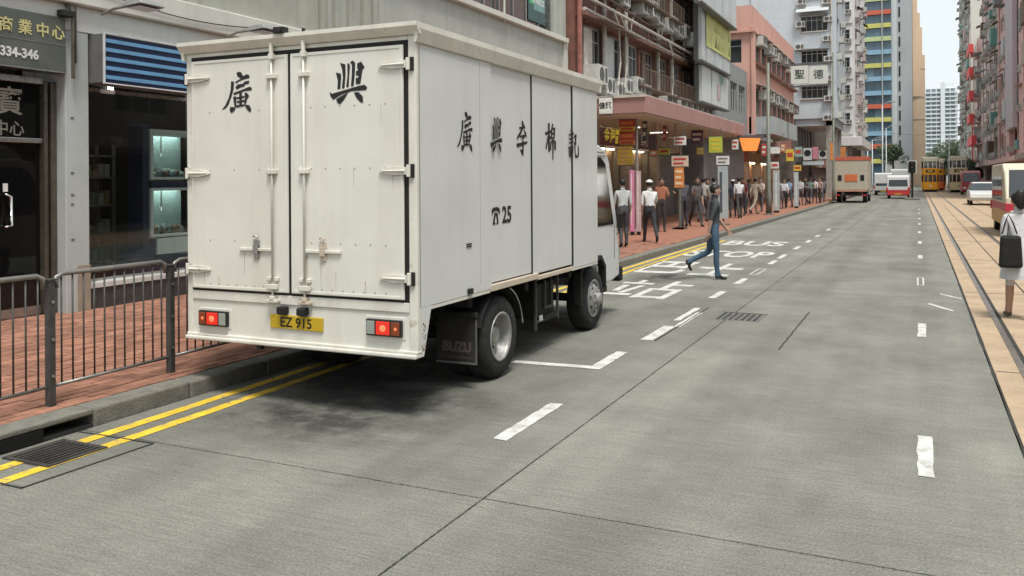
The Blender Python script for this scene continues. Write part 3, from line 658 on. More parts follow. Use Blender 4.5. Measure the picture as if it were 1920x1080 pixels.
# --- cab
CABP = mat('cab_paint', (.62, .63, .63), .32, var=.03, scale=2, coat=.4)
prof = [(4.16, .62), (4.16, 2.13), (4.22, 2.2), (4.75, 2.22), (5.02, 2.16), (5.17, 2.02), (5.48, 1.25), (5.56, 1.0), (5.58, .5), (5.2, .45), (4.62, .45), (4.60, .62)]
arch = []
cabo = T(MB().prism(prof, 'x', -TW + .30, -.20), 'cab', CABP, .03)
T(MB().prism([(4.16, 2.225), (4.95, 2.2), (4.86, 2.33), (4.7, 2.42), (4.4, 2.50), (4.16, 2.50)], 'x', -TW + .42, -.33), 'air_deflector', CABP, .04)
CABG = mat('cab_glass', (.012, .014, .016), .06, var=.0, spec=.6)
T(MB().prism([(4.22, 1.2), (4.22, 2.0), (4.28, 2.06), (4.8, 2.06), (4.98, 1.98), (5.31, 1.2)], 'x', -.199, -.192), 'side_window', CABG, 0, cabo)
T(MB().prism([(4.22, 1.2), (4.22, 2.0), (4.28, 2.06), (4.8, 2.06), (4.98, 1.98), (5.31, 1.2)], 'x', -TW + .292, -TW + .299), 'side_window', CABG, 0, cabo)
T(MB().add([(-TW + .36, 5.23, 1.90), (-.26, 5.23, 1.90), (-.26, 5.487, 1.23), (-TW + .36, 5.487, 1.23)], [(0, 1, 2, 3)]), 'windscreen', CABG, 0, cabo)
T(MB().box(-.1985, -.188, 4.2, 5.0, 2.085, 2.1).box(-.1985, -.188, 4.2, 4.95, 2.13, 2.145), 'rain_gutter', TRIM, .002, cabo)
T(MB().box(-.199, -.196, 4.215, 4.222, .75, 1.18).box(-.199, -.196, 5.35, 5.357, .75, 1.18), 'door_seam', BLK, 0, cabo)
T(MB().box(-.199, -.175, 4.3, 4.42, 1.05, 1.09), 'door_handle', BLK, .004, cabo)
ax = 4.22
T(MB().prism([(ax - .46, .35), (ax - .46, .72), (ax - .3, .86), (ax + .3, .86), (ax + .46, .72), (ax + .46, .45), (ax + .42, .45), (ax + .41, .70), (ax + .28, .81), (ax - .28, .81), (ax - .41, .70), (ax - .41, .35)], 'x', -.18, -.09), 'wheel_arch', CHAS)
T(MB().box(-TW + .28, -.18, 5.56, 5.68, .42, .62), 'front_bumper', CHAS, .03)
T(MB().box(-.32, -.2, 5.585, 5.60, .72, .88), 'headlamp', CLEAR, .01)
T(MB().tube([(-.2, 5.40, 1.40), (-.16, 5.46, 1.39), (-.15, 5.465, 1.25), (-.16, 5.46, 1.09), (-.2, 5.44, 1.06)], .008, 8), 'mirror_arm', BLK, 0, cabo)
T(MB().box(-.198, -.11, 5.44, 5.47, 1.14, 1.34), 'mirror', BLK, .02, cabo)
T(MB().box(-.26, -.17, 4.66, 4.95, .36, .44), 'step', CHAS, .008)
# ================================================================ guard railing by the kerb
GAL = mat('grey_railing', (.07, .07, .066), .55, .35, var=.25, scale=9, spots=.4, spcol=(.2, .19, .17))
GALT = mat('worn_handrail', (.24, .235, .22), .45, .6, var=.2, scale=9)
gr = thing('guard_railing', 'grey metal pedestrian guard railing along the pavement kerb beside the truck', 'railing', (-5.86, 4.9, KZ))
posts = [(-5.80, 3.12), (-5.83, 4.29), (-5.87, 5.46), (-5.91, 6.63)]
for (x, y) in posts:
    p = MB().box(x - .026, x + .03, y - .026, y + .026, KZ - .05, 1.06).build('post', GAL, gr, .005)
    b = MB()
    for z in (.35, .62, .9): b.cyl((x + .03, y, z), (x + .04, y, z), .012, 8)
    b.build('bolts', CHROME, p)
    MB().box(x - .035, x + .035, y - .035, y + .035, 1.06, 1.07).build('post_cap', GAL, p)
for (a, b_) in zip(posts, posts[1:]):
    dx, dy = (b_[0] - a[0]), (b_[1] - a[1])
    def P(t, z, o=0): return (a[0] + dx * t + o, a[1] + dy * t, z)
    e = .045
    MB().tube([P(e, 1.0), P(e + .005, 1.075), P(e + .05, 1.10), P(.5, 1.10), P(1 - e - .05, 1.10), P(1 - e - .005, 1.075), P(1 - e, 1.0)], .02, 10).build('top_rail', GALT, gr, smooth=True)
    MB().tube([P(.03, .27), P(.97, .27)], .014, 8).build('bottom_rail', GALT, gr, smooth=True)
    for i in range(11):
        t = (i + 1) / 12; MB().cyl(P(t, .27), P(t, 1.09), .0075, 6).build('bar', GAL, gr, smooth=True)

# ================================================================ near building (left) with its shops
def W(mb, name, m, parent, bevel=0., smooth=False): return mb.build(name, m, parent, bevel, smooth)
WALLG = mat('weathered_render', (.34, .345, .295), .85, var=.14, scale=1.2, bump=.25, streak=.6, scol=(.13, .125, .095))
WALL2 = mat('grey_render', (.40, .41, .375), .8, var=.08, scale=1.5, streak=.4, scol=(.2, .19, .15))
CREAM = mat('cream_soffit', (.56, .55, .50), .75, var=.07, scale=1.4, streak=.25, scol=(.3, .28, .23))
TILE = mat('pale_panel', (.42, .45, .44), .35, var=.06, scale=3, streak=.15, scol=(.25, .25, .22))
DGRAN = mat('dark_granite', (.05, .05, .05), .35, var=.3, scale=20)
STST = mat('stainless', (.38, .37, .35), .3, .85, var=.2, scale=4)
BRNZ = mat('bronze_frame', (.13, .115, .09), .35, .6, var=.2)
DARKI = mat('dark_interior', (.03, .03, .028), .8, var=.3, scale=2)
XF = -9.75
nb = thing('near_building', 'weathered grey street building with shops behind the delivery truck', 'building', (XF, 14, 0))
W(MB().box(-18, XF, 2, 24.55, 4.42, 6.05), 'wall', WALL2, nb)
W(MB().box(-18, XF - .25, 2, 24.5, 6.05, 22), 'upper_core', WALLG, nb)
# upper storeys: window band with piers, spandrels
for zb in (6.05, 9.1, 12.2, 15.3):
    W(MB().box(XF - .25, XF, 2, 24.55, zb + 2.0, zb + 3.05), 'spandrel', WALL2, nb)
    W(MB().box(XF - .02, XF + .14, 2, 24.45, zb - .10, zb + .04), 'sill_ledge', CREAM, nb, .01)
    for y in (3.2, 7.0, 10.6, 14.2, 18.0, 23.9):
        W(MB().box(XF - .25, XF - .002, y - .35, y + .35 if y < 23 else 24.55, zb + .04, zb + 2.0), 'pier', WALL2, nb)
WG = glass_mat('shop_glass', (.86, .9, .88), .04)
UPG = mat('upper_glass', (.035, .045, .045), .08, var=.1, scale=2, spec=.7)
for zb in (6.09, 9.14, 12.24):
    for (a, b_) in ((3.55, 6.65), (7.35, 10.25), (10.95, 13.85), (14.55, 17.65), (18.35, 23.5)):
        n = 4 if b_ - a < 4 else 6; w = (b_ - a) / n
        wf = MB()
        for i in range(n + 1): wf.box(XF - .14, XF - .08, a + w * i - .025, a + w * i + .025, zb, zb + 1.955)
        wf.box(XF - .14, XF - .081, a, b_, zb, zb + .05).box(XF - .14, XF - .081, a, b_, zb + 1.35, zb + 1.40)
        win = W(wf, 'window', STST, nb)
        for i in range(n): W(MB().box(XF - .125, XF - .115, a + w * i + .025, a + w * (i + 1) - .025, zb + .05, zb + 1.955), 'pane', UPG, win)
# a hanging pipe on the wall and vertical ribs of the party wall
W(MB().tube([(XF + .05, 20.1, 5.9), (XF + .05, 20.1, 9.2)], .03, 8), 'drainpipe', CREAM, nb)
for y in (12.5, 12.9, 13.35, 13.8, 14.15): W(MB().box(XF + .001, XF + .09, y, y + .16, 4.43, 5.94), 'rib', WALLG, nb, .01)
W(MB().box(XF + .001, XF + .03, 2, 12.45, 4.43, 5.94), 'stained_panel', WALLG, nb)
W(MB().box(XF - .0, XF + .06, 24.25, 24.56, 4.3, 6.0), 'corner_pier', CREAM, nb)
# concrete canopy beam over the shops
bm_ = W(MB().box(-11.8, XF + .12, 2, 24.5, 4.05, 4.42), 'canopy_beam', CREAM, nb, .02)
W(MB().box(XF - .35, XF + .02, 2, 24.5, 3.72, 4.049), 'fascia', mat('fascia_white', (.60, .60, .57), .6, var=.05, streak=.12, scol=(.35, .33, .28)), nb, .01)
# ground floor: pilaster, plinth, shop room
W(MB().box(-10.3, XF + .01, 7.40, 7.74, .12, 3.72), 'pilaster', TILE, nb, .012)
W(MB().box(-10.3, XF + .018, 7.56, 7.745, .12, .72), 'pilaster_patch', mat('pilaster_patch', (.30, .25, .19), .7, var=.15), nb)
for z in (1.05, 1.5, 1.62, 1.9, 2.6): W(MB().box(XF + .0105, XF + .016, 7.47, 7.51 + .03 * (z % .3), z, z + .02), 'sticker_mark', mat('mark_grey', (.12, .12, .12), .7), nb)
W(MB().box(-10.2, XF - .02, 7.75, 24.4, .12, .40), 'plinth', DGRAN, nb, .006)
W(MB().box(-10.2, XF + .0, 7.75, 24.4, .401, .47), 'window_sill', mat('sill_white', (.52, .52, .49), .4, var=.1), nb, .004)
W(MB().box(-10.25, -9.95, 9.90, 10.08, .47, 3.72), 'pilaster', mat('white_column', (.6, .6, .57), .5, var=.05), nb, .01)
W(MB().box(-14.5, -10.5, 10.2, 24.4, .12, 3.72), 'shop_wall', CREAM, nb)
W(MB().box(-10.5, -9.9, 10.1, 24.4, .471, 3.719), 'shutter_front', mat('shutter_grey', (.35, .36, .36), .5, .4, var=.1), nb)
# shop room
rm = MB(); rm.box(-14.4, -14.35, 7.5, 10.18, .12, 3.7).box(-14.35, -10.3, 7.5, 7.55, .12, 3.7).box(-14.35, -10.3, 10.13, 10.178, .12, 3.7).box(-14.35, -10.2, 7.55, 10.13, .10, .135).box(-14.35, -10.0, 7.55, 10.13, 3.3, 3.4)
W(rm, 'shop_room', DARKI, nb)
win = W(MB().box(-10.02, -9.96, 7.742, 7.775, .47, 3.05).box(-10.02, -9.96, 9.865, 9.898, .47, 3.05).box(-10.02, -9.96, 7.775, 9.865, .47, .50).box(-10.02, -9.96, 7.775, 9.865, 3.0, 3.05), 'shop_window', STST, nb)
W(MB().box(-9.995, -9.985, 7.775, 9.865, .50, 3.0), 'pane', WG, win)
LAMP = mat('spot_lamp', (1, .95, .85), .5, var=0, emit=14)
for (x, y) in ((-11.2, 8.75), (-11.0, 9.5), (-11.6, 9.6)): W(MB().cyl((x, y, 3.25), (x, y, 3.298), .05, 10), 'ceiling_lamp', LAMP, nb)
W(MB().box(-14.30, -14.25, 8.6, 8.75, 2.35, 2.42), 'exit_light', mat('red_light', (.8, .1, .05), .5, var=0, emit=2.5), nb)
# shelving seen inside
sh = thing('shop_shelf', 'dark stocked display shelf behind the shop window', 'shelf', (-12.1, 9.6, .135))
for z in (.5, .95, 1.4, 1.85, 2.2): W(MB().box(-12.35, -11.9, 9.3, 9.95, z, z + .025), 'shelf_board', mat('shelf_grey', (.35, .35, .33), .6), sh)
for y in (9.3, 9.92): W(MB().box(-12.35, -12.3, y, y + .03, .135, 2.4).box(-11.95, -11.9, y, y + .03, .135, 2.4), 'upright', MATS['shelf_grey'], sh)
rs = random.Random(21); toy = MB()
for z in (.525, .975, 1.425, 1.875):
    for i in range(5):
        yy = 9.36 + .115 * i; hh = rs.uniform(.10, .24); toy.box(-12.1, -11.98, yy, yy + .09, z, z + hh, rs.randrange(3))
o = W(toy, 'goods', [mat('toy_a', (.6, .6, .56), .6), mat('toy_b', (.25, .38, .18), .6), mat('toy_c', (.5, .34, .2), .6)], sh, .01); o['kind'] = 'stuff'
# claw machine
cm = thing('claw_machine', 'white and glass crane game cabinet with two lit boxes behind the shop window', 'game machine', (-10.45, 9.45, .135))
WH = mat('cabinet_white', (.62, .68, .68), .35, var=.05); AQ = mat('aqua_panel', (.58, .70, .70), .4, var=.08)
NAVY = mat('cabinet_navy', (.02, .03, .07), .4, var=.1)
W(MB().box(-10.45, -10.07, 9.12, 9.82, .135, .72), 'lower_cabinet', NAVY, cm, .01)
W(MB().prism([(8.74, .72), (9.12, .95), (9.12, .135), (8.74, .135)], 'x', -10.45, -10.08), 'side_console', NAVY, cm, .01)
W(MB().box(-10.45, -10.32, 9.02, 9.82, .95, 2.55), 'back_panel', AQ, cm)
for z0, z1 in ((.98, 1.70), (1.82, 2.5)):
    f = MB()
    for (y0, y1) in ((9.02, 9.07), (9.77, 9.82)): f.box(-10.11, -10.06, y0, y1, z0, z1)
    f.box(-10.11, -10.059, 9.07, 9.77, z0, z0 + .04).box(-10.11, -10.059, 9.07, 9.77, z1 - .04, z1)
    fo = W(f, 'cabinet_frame', WH, cm, .006)
    W(MB().box(-10.095, -10.088, 9.07, 9.77, z0 + .04, z1 - .04), 'glass', WG, fo)
    W(MB().box(-10.32, -10.11, 9.02, 9.04, z0, z1), 'side_wall', AQ, cm)
    W(MB().box(-10.32, -10.11, 9.04, 9.82, z0 - .02, z0), 'tray', WH, cm)
    t = MB(); rs = random.Random(int(z0 * 10))
    for i in range(22): t.ball((rs.uniform(-10.26, -10.15), rs.uniform(9.14, 9.72), z0 + .06 + rs.uniform(0, .08)), .055, m=rs.randrange(3), n=7, k=5)
    o = W(t, 'prizes', [mat('prize_a', (.55, .55, .5), .7), mat('prize_b', (.25, .3, .35), .7), mat('prize_c', (.35, .22, .18), .7)], cm, 0, True); o['kind'] = 'stuff'
    W(MB().cyl((-10.21, 9.34, z1 - .28), (-10.21, 9.34, z1 - .02), .012, 8).tube([(-10.21, 9.34, z1 - .28), (-10.16, 9.30, z1 - .34), (-10.19, 9.32, z1 - .42)], .01, 6).tube([(-10.21, 9.34, z1 - .28), (-10.26, 9.40, z1 - .34), (-10.23, 9.36, z1 - .42)], .01, 6), 'claw', CHROME, cm)
    W(MB().box(-10.30, -10.13, 9.10, 9.76, z1 - .015, z1 + .0), 'light_panel', mat('machine_light', (.9, 1, .98), .5, var=0, emit=5), cm)
W(MB().box(-10.32, -10.065, 9.02, 9.82, 1.70, 1.80), 'mid_panel', NAVY, cm)
W(MB().box(-10.32, -10.065, 9.02, 9.82, 2.5, 2.56), 'top_panel', WH, cm, .01)
W(MB().box(-10.32, -10.065, 9.14, 9.82, .721, .96), 'control_panel', WH, cm, .01)
W(MB().box(-10.40, -10.09, 8.90, 9.015, .135, 2.62), 'side_pillar', NAVY, cm, .01)
# --- entrance of the commercial centre (left of the pilaster)
W(MB().box(-10.6, -9.97, 7.42, 7.62, .12, 3.72), 'entrance_jamb', STST, nb, .01)
W(MB().box(-10.05, -9.9, 7.32, 7.40, .14, 3.06), 'entrance_jamb', BRNZ, nb, .01); W(MB().box(-10.05, -9.9, 7.23, 7.28, .14, 3.06), 'entrance_jamb', BRNZ, nb, .01)
W(MB().box(-10.05, -9.92, 2.2, 7.23, 3.02, 3.10).box(-10.05, -9.93, 2.2, 7.225, 2.28, 2.34), 'transom', STST, nb, .006)
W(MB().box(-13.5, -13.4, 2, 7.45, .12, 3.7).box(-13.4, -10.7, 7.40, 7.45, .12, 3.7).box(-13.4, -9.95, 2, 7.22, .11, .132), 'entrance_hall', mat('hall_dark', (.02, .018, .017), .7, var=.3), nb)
tg = glass_mat('dark_glass', (.28, .28, .27), .45, (.012, .012, .012))
W(MB().box(-10.0, -9.99, 2.2, 7.23, 2.34, 3.02), 'transom_pane', tg, nb)
gd = W(MB().box(-10.0, -9.99, 5.9, 7.22, .15, 2.28), 'glass_door', tg, nb)
W(MB().box(-10.01, -9.975, 5.9, 7.22, .14, .25), 'door_shoe', STST, gd)
W(MB().tube([(-9.985, 6.74, 1.25), (-9.92, 6.74, 1.25), (-9.92, 6.80, 1.27), (-9.92, 6.80, 1.62), (-9.92, 6.74, 1.64), (-9.985, 6.74, 1.64)], .018, 8), 'pull_handle', mat('bright_chrome', (.7, .7, .68), .15, 1, var=0), gd, 0, True)
W(MB().box(-9.989, -9.984, 6.74, 6.80, 1.68, 1.78), 'door_notice', mat('paper', (.7, .7, .66), .7), gd)
PALE = mat('silver_letters', (.50, .47, .36), .4, .3, var=.1)
text('寶', .36, mat('glass_lettering', (.30, .29, .24), .6), nb, (-9.984, 6.83, 2.76), EAST, bold=.004)
text('中心', .2, MATS['glass_lettering'], nb, (-9.984, 6.82, 2.44), EAST, bold=.002)
# sign of the centre
SIGN = mat('sign_metal', (.13, .14, .12), .28, .55, var=.25, scale=1.1)
es = thing('entrance_sign', 'dark metal fascia sign with gold characters and street number over the entrance', 'sign', (-9.72, 5.8, 3.16))
W(MB().box(-9.96, -9.70, 2.4, 7.38, 3.16, 3.86), 'sign_panel', SIGN, es, .01)
W(MB().box(-9.699, -9.69, 2.4, 7.36, 3.16, 3.175).box(-9.699, -9.694, 2.4, 7.36, 3.505, 3.512), 'sign_trim', STST, es)
GOLD = mat('gold_letters', (.62, .56, .26), .35, .35, var=.08)
for ch, y in (('商', 6.62), ('業', 6.86), ('中', 7.09), ('心', 7.30)):
    text(ch, .185, GOLD, es, (-9.693, y - .03, 3.645), EAST, bold=.003, extrude=.004)
text('334-346', .155, mat('white_letters', (.66, .66, .62), .5), es, (-9.693, 6.76, 3.335), EAST, bold=.005, extrude=.003, sx=.95)
# pipes beside the sign
W(MB().tube([(-9.66, 7.45, 3.1), (-9.66, 7.45, 3.95), (-9.72, 7.40, 4.04)], .022, 8).tube([(-9.67, 7.50, 3.3), (-9.67, 7.50, 4.04)], .014, 6), 'conduit', BRNZ, nb)
W(MB().box(-9.735, -9.62, 7.28, 7.45, 3.87, 3.95), 'junction_box', BLK, nb, .008)
# blue louvred light box over the shop window
ls = thing('striped_shop_sign', 'deep blue and pale blue striped light box sign above the shop window', 'sign', (-9.6, 8.6, 3.06))
NB_ = mat('sign_navy', (.008, .018, .06), .35, var=.15, scale=3); LB = mat('sign_pale_blue', (.13, .30, .50), .35, var=.1, scale=3)
W(MB().box(-9.94, -9.515, 7.76, 9.62, 3.08, 3.71), 'box_body', mat('box_grey', (.13, .13, .125), .5), ls, .004); W(MB().box(-9.514, -9.50, 7.765, 9.615, 3.085, 3.705), 'sign_face', NB_, ls)
for i in range(5):
    z = 3.125 + .118 * i; W(MB().box(-9.499, -9.478, 7.79, 9.60, z, z + .05), 'stripe', LB, ls, .003)
W(MB().box(-9.498, -9.47, 7.755, 9.63, 3.062, 3.078).box(-9.498, -9.47, 7.755, 9.63, 3.712, 3.726).box(-9.498, -9.47, 7.757, 7.775, 3.0785, 3.7115), 'sign_trim', mat('trim_white', (.62, .63, .63), .4), ls)
cam_ = tag(W(MB().tube([(-9.64, 7.92, 3.06), (-9.64, 7.92, 3.01)], .02, 8).tube([(-9.7, 7.90, 2.99), (-9.55, 7.97, 2.97)], [.035, .03], 10), 'security_camera', mat('cam_white', (.6, .6, .58), .4), None, 0, True), 'small white bullet camera under the striped blue sign', 'camera')
# flood lamps on arms
def flood(y, z, lab):
    t = thing('flood_lamp', lab, 'lamp', (XF + .12, y, z), 0, 'flood lamps over the shop signs')
    W(MB().tube([(XF + .12, y, z), (XF + .3, y + .03, z + .06), (XF + .75, y + .08, z + .10)], .02, 8), 'arm', CHROME, t)
    W(MB().hexa([(XF + .62, y - .12, z + .03), (XF + .95, y - .10, z + .06), (XF + .95, y + .30, z + .06), (XF + .62, y + .30, z + .03), (XF + .66, y - .09, z + .12), (XF + .9, y - .07, z + .13), (XF + .9, y + .26, z + .13), (XF + .66, y + .26, z + .12)]), 'lamp_head', mat('lamp_grey', (.3, .3, .29), .5, .3), t, .012)
    W(MB().box(XF + .66, XF + .9, y - .07, y + .26, z + .025, z + .032), 'lens', mat('lamp_glass', (.55, .55, .52), .2), t)
flood(7.85, 3.98, 'flood lamp on a short arm above the striped blue sign'); flood(10.1, 4.02, 'flood lamp on a short arm just above the truck roof at left')
# cable under the canopy
W(MB().tube([(XF + .14, 7.6 + .25 * i, 4.3 - .14 * math.sin(i / 14 * math.pi)) for i in range(15)], .008, 5), 'cable', BLK, nb)
# green poster with phone number in the upper window
po = thing('window_poster', 'green and white letting poster with a phone number in the upper window', 'poster', (XF - .07, 22.6, 6.3))
W(MB().box(XF - .078, XF - .072, 21.9, 23.1, 6.28, 7.6), 'sheet', mat('poster_dark', (.05, .10, .10), .5), po)
W(MB().box(XF - .0715, XF - .07, 21.95, 22.25, 6.75, 7.2), 'green_panel', mat('poster_green', (.05, .36, .16), .5), po)
W(MB().box(XF - .0715, XF - .07, 22.27, 23.05, 6.62, 7.2), 'panel', mat('poster_teal', (.16, .30, .29), .5), po)
text('67908222', .22, MATS['paper'], po, (XF - .069, 22.6, 6.88), EAST, bold=.004)
# ================================================================ street buildings
PANE = mat('window_pane', (.035, .04, .04), .12, var=.25, scale=1.1, spec=.6, island=.55)
FRM = mat('window_frame', (.42, .43, .42), .5, .2, var=.12)
FRD = mat('window_frame_dark', (.12, .12, .12), .5, .2, var=.12)
ACW = mat('aircon_white', (.50, .50, .46), .6, var=.15, scale=4, streak=.3, scol=(.22, .18, .13))
GRL = mat('aircon_grille', (.09, .09, .085), .7)
RACK = mat('rack_rust', (.17, .12, .09), .7, .3, var=.3)
ROT = {'+X': R(90), '-X': R(-90), '-Y': 0.}
def bx(nrm, plane, u0, u1, z0, z1, n0, n1):
    """box given along the facade (u), up (z) and outward (n)"""
    if nrm == '+X': return (plane + n0, plane + n1, u0, u1, z0, z1)
    if nrm == '-X': return (plane - n1, plane - n0, u0, u1, z0, z1)
    return (u0, u1, plane - n1, plane - n0, z0, z1)
def pt(nrm, plane, u, z, n=0.):
    return Vector({'+X': (plane + n, u, z), '-X': (plane - n, u, z), '-Y': (u, plane - n, z)}[nrm])
WM = {}
def win_mesh(w, h, d, nm, fm):
    key = (round(w, 2), round(h, 2), round(d, 2), nm, fm.name)
    if key not in WM:
        f = MB(); t = .045; a, b_ = d - .075, d - .02
        f.box(-w / 2, -w / 2 + t, a, b_, 0, h).box(w / 2 - t, w / 2, a, b_, 0, h).box(-w / 2 + t, w / 2 - t, a, b_, 0, t).box(-w / 2 + t, w / 2 - t, a, b_, h - t, h)
        for i in range(1, nm): x = -w / 2 + w * i / nm; f.box(x - t * .4, x + t * .4, a, b_, t, h - t)
        f.box(-w / 2 + t, w / 2 - t, a + .006, b_ - .006, h * .70, h * .70 + t * .8)
        p = MB().box(-w / 2 + t, w / 2 - t, d - .035, d - .03, t, h - t)
        WM[key] = (f.mesh('window', fm), p.mesh('pane', PANE))
    return WM[key]
def window(parent, nrm, plane, u, z, w, h, d=.18, nm=2, fm=None):
    f, p = win_mesh(w, h, d, nm, fm or FRM)
    o = place(f, 'window', parent, pt(nrm, plane, u, z) - wloc(parent), ROT[nrm]); place(p, 'pane', o, (0, 0, 0)); return o
def facade(parent, nrm, plane, u0, u1, z0, z1, rows, cols, mw, d=.18, nm=2, fm=None, name='wall', skip=()):
    w = MB(); zs = [z0]
    for a, b_ in rows: zs += [a, b_]
    zs.append(z1)
    for i in range(0, len(zs), 2):
        if zs[i + 1] - zs[i] > .01: w.box(*bx(nrm, plane, u0, u1, zs[i], zs[i + 1], -d, 0))
    us = [u0]
    for a, b_ in cols: us += [a, b_]
    us.append(u1)
    for a, b_ in rows:
        for i in range(0, len(us), 2):
            if us[i + 1] - us[i] > .01: w.box(*bx(nrm, plane, us[i], us[i + 1], a, b_, -d, -.004))
    W(w, name, mw, parent)
    for (a, b_) in rows:
        for (c, e) in cols: window(parent, nrm, plane, (c + e) / 2, a, e - c, b_ - a, d, nm, fm)
AM = None
def aircon(parent, nrm, plane, u, z, s=1., n=0.):
    global AM
    if AM is None:
        b = MB().box(-.38, .38, -.42, 0, 0, .5); b.box(-.36, -.30, -.40, -.02, -.06, -.002).box(.30, .36, -.40, -.02, -.06, -.002)
        g = MB().lathe([(0, -.425), (.19, -.425), (.20, -.421)], (-.08, 0, .25), 'y', 14).box(.17, .34, -.424, -.421, .06, .44)
        AM = (b.mesh('air_conditioner', ACW), g.mesh('fan_grille', GRL))
    o = place(AM[0], 'air_conditioner', parent, pt(nrm, plane, u, z, n) - wloc(parent), ROT[nrm]); o.scale = (s, s, s); place(AM[1], 'fan_grille', o, (0, 0, 0)); return o
def awning(parent, nrm, plane, u, z, w, dep, m, drop=.25, name='awning'):
    f = MB(); a = w / 2
    v = [pt(nrm, plane, u - a, z), pt(nrm, plane, u + a, z), pt(nrm, plane, u + a, z - drop, dep), pt(nrm, plane, u - a, z - drop, dep)]
    v2 = [p + Vector((0, 0, .03)) for p in v]
    f.hexa(v + v2); return W(f, name, m, parent)
def spaced(a, b_, n, frac=.7):
    s = (b_ - a) / n; return [(a + s * i + s * (1 - frac) / 2, a + s * (i + 1) - s * (1 - frac) / 2) for i in range(n)]
def floors(z0, n, h, sill, wh): return [(z0 + h * i + sill, z0 + h * i + sill + wh) for i in range(n)]
rs = random.Random(5)
# ---------------- brown mansion block with canopy
BRN = mat('brown_tile', (.19, .085, .062), .6, var=.35, scale=2.5, streak=.5, scol=(.06, .04, .033))
PIPE = mat('pale_pipe', (.50, .47, .42), .6, var=.15, streak=.3, scol=(.2, .13, .09))
XB, Y0, Y1 = -9.5, 24.62, 42.0
b1 = thing('brown_apartment_block', 'grimy brown tenement covered in air conditioners and pipes behind the truck cab', 'building', (XB, 33, 0))
W(MB().box(-18, XB - .18, Y0, Y1, 4.2, 22), 'core', DARKI, b1)
W(MB().box(-18, XB, Y0 - .02, Y0 + .2, 4.29, 22), 'end_wall', BRN, b1)
cols = spaced(Y0 + .55, Y1 - .1, 8, .90)
frows = [(5.2 + 3.1 * i, 6.75 + 3.1 * i) for i in range(5)]
facade(b1, '+X', XB, Y0 + .2, Y1, 4.29, 22, frows, cols, BRN, .18, 4)
for i in range(4):
    z = 6.85 + 3.1 * i
    W(MB().box(XB, XB + .33, Y0 + .1, Y1, z, z + .12), 'ledge', BRN, b1)
    W(MB().tube([(XB + .42, Y0 + .2, z + .5), (XB + .42, Y1 - .2, z + .5)], .055, 8), 'pipe', PIPE, b1)
    W(MB().tube([(XB + .25, Y0 + .2, z + .2), (XB + .25, Y1 - .2, z + .16)], .06, 8), 'pipe', PIPE, b1)
    W(MB().tube([(XB + .33, Y0 + .2, z + .92), (XB + .33, Y0 + 7, z + .76), (XB + .33, Y0 + 7.3, z + .35), (XB + .33, Y1 - 2, z + .32)], .045, 8), 'pipe', RACK, b1)
    for k in range(9): W(MB().tube([(XB + .3, Y0 + 1 + 1.9 * k, z + .1), (XB + .3, Y0 + 1.1 + 1.9 * k, z + .55), (XB + .3, Y0 + 1.5 + 1.9 * k, z + 1.0)], .025, 6), 'branch_pipe', [PIPE, RACK][k % 2], b1)
for y in (Y0 + .12, Y0 + 2.42, Y0 + 4.75, Y0 + 8.9, Y0 + 11.0, Y0 + 15.2):
    W(MB().tube([(XB + .12, y, 4.3), (XB + .12, y, 21.9)], .085, 8), 'drainpipe', PIPE if y > Y0 + 1 else mat('red_pipe', (.30, .12, .10), .6, var=.2), b1)
W(MB().box(XB, XB + .05, Y0 + .3, Y0 + .55, 4.3, 22), 'corner_strip', mat('corner_cream', (.5, .43, .38), .7, streak=.4), b1)
for (dy, r_) in ((2.7, .035), (3.4, .028), (9.6, .03)):
    W(MB().tube([(XB + .5, Y0 + dy, 4.9), (XB + .47, Y0 + dy + .35, 5.7), (XB + .5, Y0 + dy + .15, 6.9), (XB + .44, Y0 + dy - .3, 7.4)], r_, 6), 'hanging_cable', PIPE, b1)
for fl in range(4):
    zb = frows[fl][0]
    for i in range(8):
        y = (cols[i][0] + cols[i][1]) / 2
        for k in (-.62, .25):
            if rs.random() < .8: aircon(b1, '+X', XB, y + k + rs.uniform(-.12, .12), zb - .55 + rs.uniform(-.1, .2), rs.uniform(.95, 1.2), .06)
        if rs.random() < .75:
            a_, b2_, c2_, d2_ = XB + .02, XB + .72, zb - .1, zb + .55; cg = MB().box(a_, b2_, y - .95, y + .95, c2_, c2_ + .03).box(b2_ - .02, b2_, y - .95, y + .95, d2_, d2_ + .03)
            for q in range(9): cg.box(b2_ - .02, b2_, y - .95 + .234 * q, y - .93 + .234 * q, c2_ + .03, d2_)
            W(cg, 'window_cage', RACK, b1)
        if rs.random() < .85: awning(b1, '+X', XB, y, zb + 1.72, 2.0, .55 + rs.random() * .3, [RACK, mat('awn_grey', (.16, .16, .155), .6), mat('awn_green', (.10, .16, .14), .6)][rs.randrange(3)], .2)
        if rs.random() < .6: W(MB().box(XB + .02, XB + .06, y - .9, y - .9 + rs.uniform(.3, .8), zb + .05, zb + 1.4), 'shutter_panel', [mat('board_pale', (.46, .49, .49), .55, var=.1, scale=1.5), PIPE, RACK][rs.randrange(3)], b1)
